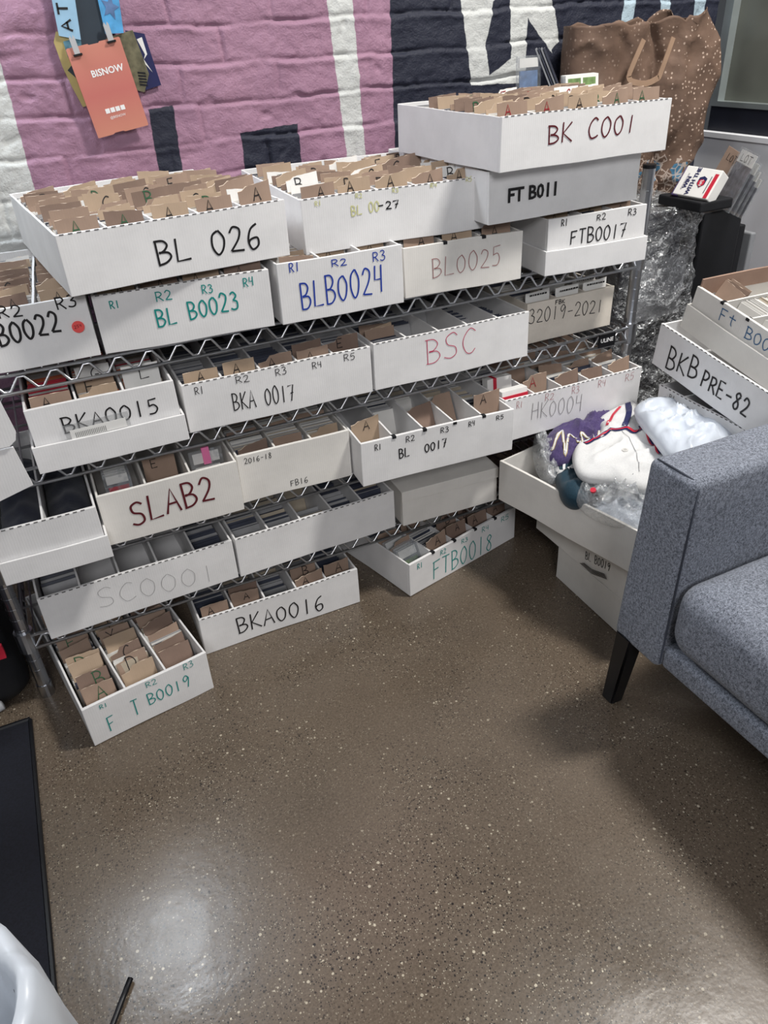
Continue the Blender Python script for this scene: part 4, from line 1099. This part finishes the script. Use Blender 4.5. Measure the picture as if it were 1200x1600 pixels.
V = [(.047+.010+(p[0]-.010)*.8, -.0014, .022+.0016+p[1]*.72) for p in sp_]; mobj('shield_field', V, [tuple(range(6))], M['redpaint'], sh_)
printed(sh_, 'NFL', .0085, T(.0600, -.0018, .0255) @ RY(-PI/2) @ XZ2, M['ink_white'], bold=.02, label='white NFL lettering')
def toploader(mat4, w, h, pic, label, lot=None, group=None, brown=False):
    rt = empty('card_toploader', mat4, label, 'card sleeve', group)
    if brown:
        bm = bmesh.new(); slab(bm, 0, w, 0, .002, 0, h); bobj('card', bm, M['brown'][0], rt)
    else:
        bm = bmesh.new(); slab(bm, 0, w, 0, .004, 0, h); bobj('sleeve', bm, M['acrylic'], rt)
        bm = bmesh.new(); slab(bm, w*.07, w*.93, .0012, .0028, h*.05, h*.76); bobj('card', bm, M[pic], rt)
        bm = bmesh.new(); slab(bm, w*.07, w*.93, .0010, .0026, h*.77, h*.97); bobj('tab', bm, M['paperwhite'], rt)
    if lot: 
        V, Fc = [], []; letters('LOT', w*.25, h*.80, w*.85, h*.80, h*.12, .0013, V, Fc)
        lo = mobj('marker_writing', [(a, -.0010, c) for a, b, c in V], Fc, M['ink_black'], rt); lo['label'] = 'black handwritten LOT'
    return rt
b_, c_ = Vector((-.034, -.082, -.007)), Vector((.035, -.024, .118))
toploader(frame(Vector((.415, .175, .700)), Vector((-.003, -.037, -.011)), Vector((.013, -.018, .058))), .052, .130, 'greypic', 'brown card divider marked LOT leaning behind the boxed card set', True, brown=True)
toploader(frame(Vector((.381, .10, .710)), b_, c_), .088, .125, 'greypic', 'clear card toploader with white LOT tab leaning beside the boxed card set', True)
for i in range(3):
    toploader(frame(Vector((.396+.014*i, .098, .704-.006*i)), b_, c_), .088, .112-.012*i, 'greypic', 'clear card toploader stacked behind the one with the white LOT tab', None, 'toploaders behind the LOT tab')
crate('card_tray', .250, .345, .008, .140, .716, .738, M['blackmatte'], 'dark tray under the boxed card set on the wrapped bundle', 'tray', .0)

# ------------------------------------------------------------------ paper bag
def build_bag():
    rt = empty('paper_gift_bag', T(.30, .30, .74), 'brown paper shopping bag with white dots and handles in the corner', 'bag')
    loop = [(0, .35), (.04, .05), (.25, -.10), (.47, -.02), (.52, .10), (.58, -.05), (.80, -.22), (.93, -.05), (1.0, .45), (.9, .85), (.5, .80), (.1, .85)]
    prof = [(.335, -.188, .185), (.30, -.190, .222), (.26, -.188, .238), (.20, -.182, .236), (.14, -.165, .226), (.08, -.10, .214), (.03, -.04, .190), (-.01, .01, .165), (-.05, .05, .135)]
    n = len(loop); ring = []
    for i in range(n):
        p0, p1, p2, p3 = loop[i-1], loop[i], loop[(i+1) % n], loop[(i+2) % n]
        for j in range(9):
            t = j/9
            ring.append(tuple(.5*((2*p1[a])+(-p0[a]+p2[a])*t+(2*p0[a]-5*p1[a]+4*p2[a]-p3[a])*t*t+(-p0[a]+3*p1[a]-3*p2[a]+p3[a])*t**3) for a in range(2)))
    n = len(ring); V, Fc = [], []; R_ = 56
    for k in range(R_+1):
        q = k/R_*(len(prof)-1); i0 = min(int(q), len(prof)-2); f = q-i0
        z, xl, xr = (prof[i0][a]*(1-f)+prof[i0+1][a]*f for a in range(3))
        for (u, w) in ring:
            x = xl+(xr-xl)*u; y = .13*w*(.55+.45*(xr-xl)/.42)
            zz = z
            if k < 10: zz += (.012*noise.noise(Vector((u*7, 5, 1)))+.014*(u > .75 and u < .97))*(1-k/10)
            pv = Vector((x*9, y*4, zz*6))
            cr = (1-abs(noise.noise(pv+Vector((2, 0, 5)))))**4*.016+(1-abs(noise.noise(pv*2.3+Vector((7, 3, 1)))))**4*.008+noise.noise(pv*5)*.002
            V.append((x+noise.noise(pv*1.3+Vector((9, 9, 2)))*.012, y-cr*(1 if w < .3 else -.4)+noise.noise(pv*.8)*.02, zz))
    for k in range(R_):
        for i in range(n): Fc.append((k*n+i, k*n+(i+1) % n, (k+1)*n+(i+1) % n, (k+1)*n+i))
    Fc.append(tuple(R_*n+i for i in range(n)))
    o = mobj('bag_body', V, Fc, M['bag'], rt, smooth=True)
    md = o.modifiers.new('thick', 'SOLIDIFY'); md.thickness = .0012
    pts = smoothline([(-.050, .302), (-.080, .240), (-.078, .228), (-.068, .222), (-.030, .216), (.002, .224), (.010, .234), (.034, .302)], 3)
    V, Fc = [], []
    for p, q in zip(pts, pts[1:]):
        pass
    ribbon(pts, .012, V, Fc); V = [(a, -.052, c) for a, b, c in V]
    o = mobj('handle', V, Fc, M['handle'], rt)
    md = o.modifiers.new('thick', 'SOLIDIFY'); md.thickness = .002
build_bag()

# ---- things standing at the back of the topmost box
Bk = BOX['BKC']['m']
slab_case('card_toploader', Bk @ T(.300, .335, .070) @ RX(-.06) @ RZ(.05), 'clear toploader with a blue player card at the back of the BK C001 box', 'bluepic', .062, .085)
for i in range(4):
    o = empty('dark_card_sleeve', Bk @ T(.352+.007*i, .318, .075) @ RZ(-.66) @ RY(-.46) , 'dark card sleeve leaning to the left at the back of the box marked BK C001', 'card sleeve', 'dark sleeves behind BK C001')
    bm = bmesh.new(); slab(bm, 0, .003, 0, .06, 0, .10); bobj('sleeve', bm, M['carddark'] if i % 2 else M['greyboard'], o)
for i in range(5):
    o = empty('trading_card', Bk @ T(.372+.002*i, .300+.006*i, .050) @ RX(-.12), 'colourful trading card leaning behind the right end of the box marked BK C001', 'trading card', 'cards leaning behind BK C001')
    bm = bmesh.new(); slab(bm, 0, .088, 0, .003, 0, .064); bobj('card_stock', bm, M['paperwhite'], o)
    bm = bmesh.new(); slab(bm, .006, .040, -.0006, .0005, .012, .058); slab(bm, .046, .080, -.0006, .0005, .012, .058); bobj('card_picture', bm, M['greenpic'], o)

# ------------------------------------------------------------------ badges on the wall
def plate(name, pts, y, t, mat, parent):
    """thin plate from an XZ outline"""
    n = len(pts); V = [(p[0], y, p[1]) for p in pts]+[(p[0], y+t, p[1]) for p in pts]
    Fc = [tuple(range(n)), tuple(range(2*n-1, n-1, -1))]+[(i, i+n, (i+1) % n+n, (i+1) % n) for i in range(n)]
    return mobj(name, V, Fc, mat, parent)
th = .235
mb_ = T(-.920, .418, .940) @ RY(-.146)
rt = empty('event_badge', mb_, 'orange BISNOW event badge hanging tilted from two clips on the pink wall', 'badge')
plate('badge_card', [(0, 0), (.03, 0), (.033, .002), (.05, .002), (.053, 0), (.0985, 0), (.1, .002), (.1, .148), (.098, .15), (.062, .15), (.06, .148), (.042, .148), (.04, .15), (.002, .15), (0, .148)], 0, .002, M['badge'], rt)
printed(rt, 'BISNOW', .0155, T(.028, -.0006, .098) @ XZ2, M['ink_white'], bold=.025, label='white BISNOW lettering')
for i in range(4):
    x = .030+.0098*i
    pl = plate('social_icon', [(x, .036), (x+.008, .036), (x+.008, .044), (x, .044)], -.0006, .0005, M['ink_white'], rt)
printed(rt, '@BISNOW', .0062, T(.034, -.0006, .026) @ XZ2, M['ink_white'], label='small white handle lettering')
for i, (x, z) in enumerate(((.012, .138), (.078, .146))):
    cp = plate('metal_clip', [(x, z), (x+.010, z), (x+.010, z+.026), (x+.008, z+.030), (x+.0055, z+.024), (x+.0025, z+.030), (x, z+.026)], -.004, .004, M['clip'], rt)
    plate('clip_jaw', [(x-.003, z-.002), (x+.013, z-.002), (x+.013, z+.001), (x-.003, z+.001)], -.005, .006, M['blackplastic'], cp)
def lanyard(pts, y, mat, label, extra=None):
    rt = empty('lanyard', T(0, 0, 0), label, 'lanyard')
    rt.location = (pts[0][0], y, pts[0][1])
    q = [(p[0]-pts[0][0], p[1]-pts[0][1]) for p in pts]
    plate('ribbon', q, 0, .002, mat, rt); return rt
L1 = lanyard([(-.947, 1.109), (-.911, 1.101), (-.897, 1.26), (-.940, 1.27)], .424, M['lanblue'], 'pale blue lanyard with dark lettering hanging above the orange badge')
V, Fc = [], []; letters('HITCAT'[:5], .012, .010, .026, .15, .014, .003, V, Fc)
V2, F2 = [], []
for ch, z in zip('ATCHR', (.006, .032, .058, .084, .110)): 
    va, fa = [], []
    letters(ch, 0, 0, .022, 0, .018, .0036, va, fa); k = len(V2)
    V2 += [(.026-c*1.0, -.0008, z+a) for a, b, c in va]; F2 += [tuple(i+k for i in f) for f in fa]
mobj('lanyard_lettering', V2, F2, M['ink_black'], L1)
lanyard([(-.912, 1.075), (-.868, 1.085), (-.848, 1.27), (-.902, 1.27)], .427, M['landark'], 'dark lanyard ribbon hanging between the two blue lanyards')
L3 = lanyard([(-.866, 1.108), (-.833, 1.108), (-.822, 1.27), (-.868, 1.27)], .423, M['lanbright'], 'bright blue lanyard with a star hanging right above the orange badge')
st_ = [(.018+(.016 if i % 2 == 0 else .0075)*math.sin(PI*i/5+.3), .040+(.020 if i % 2 == 0 else .009)*math.cos(PI*i/5+.3)) for i in range(10)]
plate('star', st_, -.0008, .0007, M['bluepic'], L3)
def badge(name, pts, y, mat, label):
    rt = empty(name, T(pts[0][0], y, pts[0][1]), label, 'badge')
    plate('badge_card', [(p[0]-pts[0][0], p[1]-pts[0][1]) for p in pts], 0, .002, mat, rt); return rt
g = badge('event_badge', [(-.958, 1.100), (-.950, 1.116), (-.915, 1.108), (-.905, 1.00), (-.934, .994), (-.945, 1.028), (-.953, 1.060)], .430, M['gold'], 'gold curved-edge badge hanging behind the orange badge')
plate('dark_window', [(.012, -.045), (.030, -.030), (.03, -.065)], -.0006, .0006, M['landark'], g)
badge('event_badge', [(-.942, 1.100), (-.885, 1.110), (-.884, 1.085), (-.940, 1.075)], .428, M['holo'], 'small holographic badge top peeking out above the orange badge')
g = badge('event_badge', [(-.873, 1.100), (-.815, 1.112), (-.800, 1.040), (-.815, 1.010), (-.845, 1.02)], .428, M['camo'], 'olive camouflage badge behind the right side of the orange badge')
for i in range(5): plate('black_slat', [(.052, -.055-.005*i), (.066, -.057-.005*i), (.067, -.060-.005*i), (.052, -.058-.005*i)], -.0006, .0006, M['blackmatte'], g)
g = badge('event_badge', [(-.828, 1.112), (-.794, 1.105), (-.780, 1.020), (-.817, 1.012)], .432, M['navy'], 'navy badge with a white zigzag hanging rightmost behind the orange badge')
plate('white_zigzag', [(.018, -.015), (.028, -.012), (.032, -.040), (.024, -.048), (.036, -.070), (.022, -.052), (.028, -.040)], -.0006, .0006, M['paperwhite'], g)

# ------------------------------------------------------------------ left side
rt = empty('floor_mat', T(-1.62, -.8, 0), 'black floor mat with a stitched edge lying at the left', 'mat')
bm = bmesh.new(); slab(bm, -.33, .279, -.8, .75, 0, .005, (20, 30, 1)); 
for v in bm.verts: v.co.x += .012*(v.co.y-.75)*-1*0+noise.noise(v.co*3)*.004
bobj('mat_pile', bm, M['mat'], rt)
V, Fc = tube([(.277, -.80, .005), (.279, -.3, .005), (.276, .2, .005), (.279, .745, .005)], .004, 6); tube([(.279, .748, .005), (-.33, .748, .005)], .004, 6, V, Fc)
mobj('edging', V, Fc, M['blackplastic'], rt)
V, Fc = tube([(-1.246, -.630, .006), (-1.262, -.655, .006), (-1.279, -.682, .006), (-1.30, -.72, .006)], .0042, 8)
tag(mobj('black_rod', V, Fc, M['blackplastic'], smooth=True), 'thin black rod lying on the floor at the bottom left', 'rod')
def build_bin():
    rt = empty('waste_bin', T(-1.437, -.835, 0) @ Matrix.Scale(1.14, 4), 'waste bin with a pale plastic liner in the bottom left corner', 'bin')
    n = 48; V, Fc = [], []
    prof = [(.105, .002), (.128, .33), (.124, .33), (.101, .006)]
    for r, z in prof:
        for i in range(n): a = 2*PI*i/n; V.append((r*math.cos(a), r*math.sin(a), z))
    for k in range(3):
        for i in range(n): Fc.append((k*n+i, k*n+(i+1) % n, (k+1)*n+(i+1) % n, (k+1)*n+i))
    Fc.append(tuple(range(n-1, -1, -1)))
    mobj('bin_body', V, Fc, M['blackplastic'], rt, smooth=True)
    V, Fc = [], []
    prof = [(.085, .03), (.110, .25), (.122, .335), (.130, .352), (.140, .340), (.144, .28), (.143, .20), (.148, .12), (.150, .07)]
    for k, (r, z) in enumerate(prof):
        for i in range(n*2):
            a = PI*i/n; q = noise.noise(Vector((math.cos(a)*4, math.sin(a)*4, z*5)))*.008+noise.noise(Vector((math.cos(a)*14, math.sin(a)*14, z*3)))*.004
            V.append(((r+q)*math.cos(a), (r+q)*math.sin(a), z+q*1.2))
    for k in range(len(prof)-1):
        for i in range(2*n): Fc.append((k*2*n+i, k*2*n+(i+1) % (2*n), (k+1)*2*n+(i+1) % (2*n), (k+1)*2*n+i))
    mobj('bin_liner', V, Fc, M['binliner'], rt, smooth=True)
build_bin()
# white flap of a box standing left of the rack
rt = empty('box_lid', T(-1.30, -.10, .40), 'white die-cut box lid with a rounded flap at the far left of the rack', 'box lid')
pts = [(-.10, .14), (.099, .26), (.106, .205), (.103, .195), (.095, .186), (.080, .189), (-.10, .189)]
plate('rounded_flap', [(-.10, .27), (.100, .262), (.107, .207), (.103, .194), (.092, .186), (-.10, .189)], -.004, .003, M['white'], rt)
plate('front_panel', [(-.10, .182), (.096, .182), (.105, .112), (.052, .098), (-.10, .06)], .0, .004, M['white'], rt)
plate('side_panel', [(-.10, .18), (-.096, .18), (-.096, .07), (-.10, .07)], 0.004, .12, M['white'], rt)
rt = empty('duffel_bag', T(-1.42, .10, 0), 'black bag on the floor behind the left post of the rack', 'bag')
bm = bmesh.new(); rounded(bm, -.16, .085, -.12, .20, 0, .34, .05, 5); bmesh.ops.subdivide_edges(bm, edges=[e for e in bm.edges if e.calc_length() > .08], cuts=5, use_grid_fill=True); wobble(bm, .014, 9, 3)
bobj('bag_body', bm, M['blackmatte'], rt, smooth=True)
bm = bmesh.new(); slab(bm, .02, .08, -.135, -.128, .15, .18, (3, 1, 3)); wobble(bm, .003, 30, 1); bobj('red_patch', bm, M['redpaint'], rt)
V, Fc = tube(smoothline([(-.06, .02), (.02, .05), (.08, .03)], 6) and [(-.1, -.16, .03), (-.02, -.175, .055), (.05, -.17, .075)], .009, 8)
mobj('grey_strap', V, Fc, M['greyboard'], rt, smooth=True)
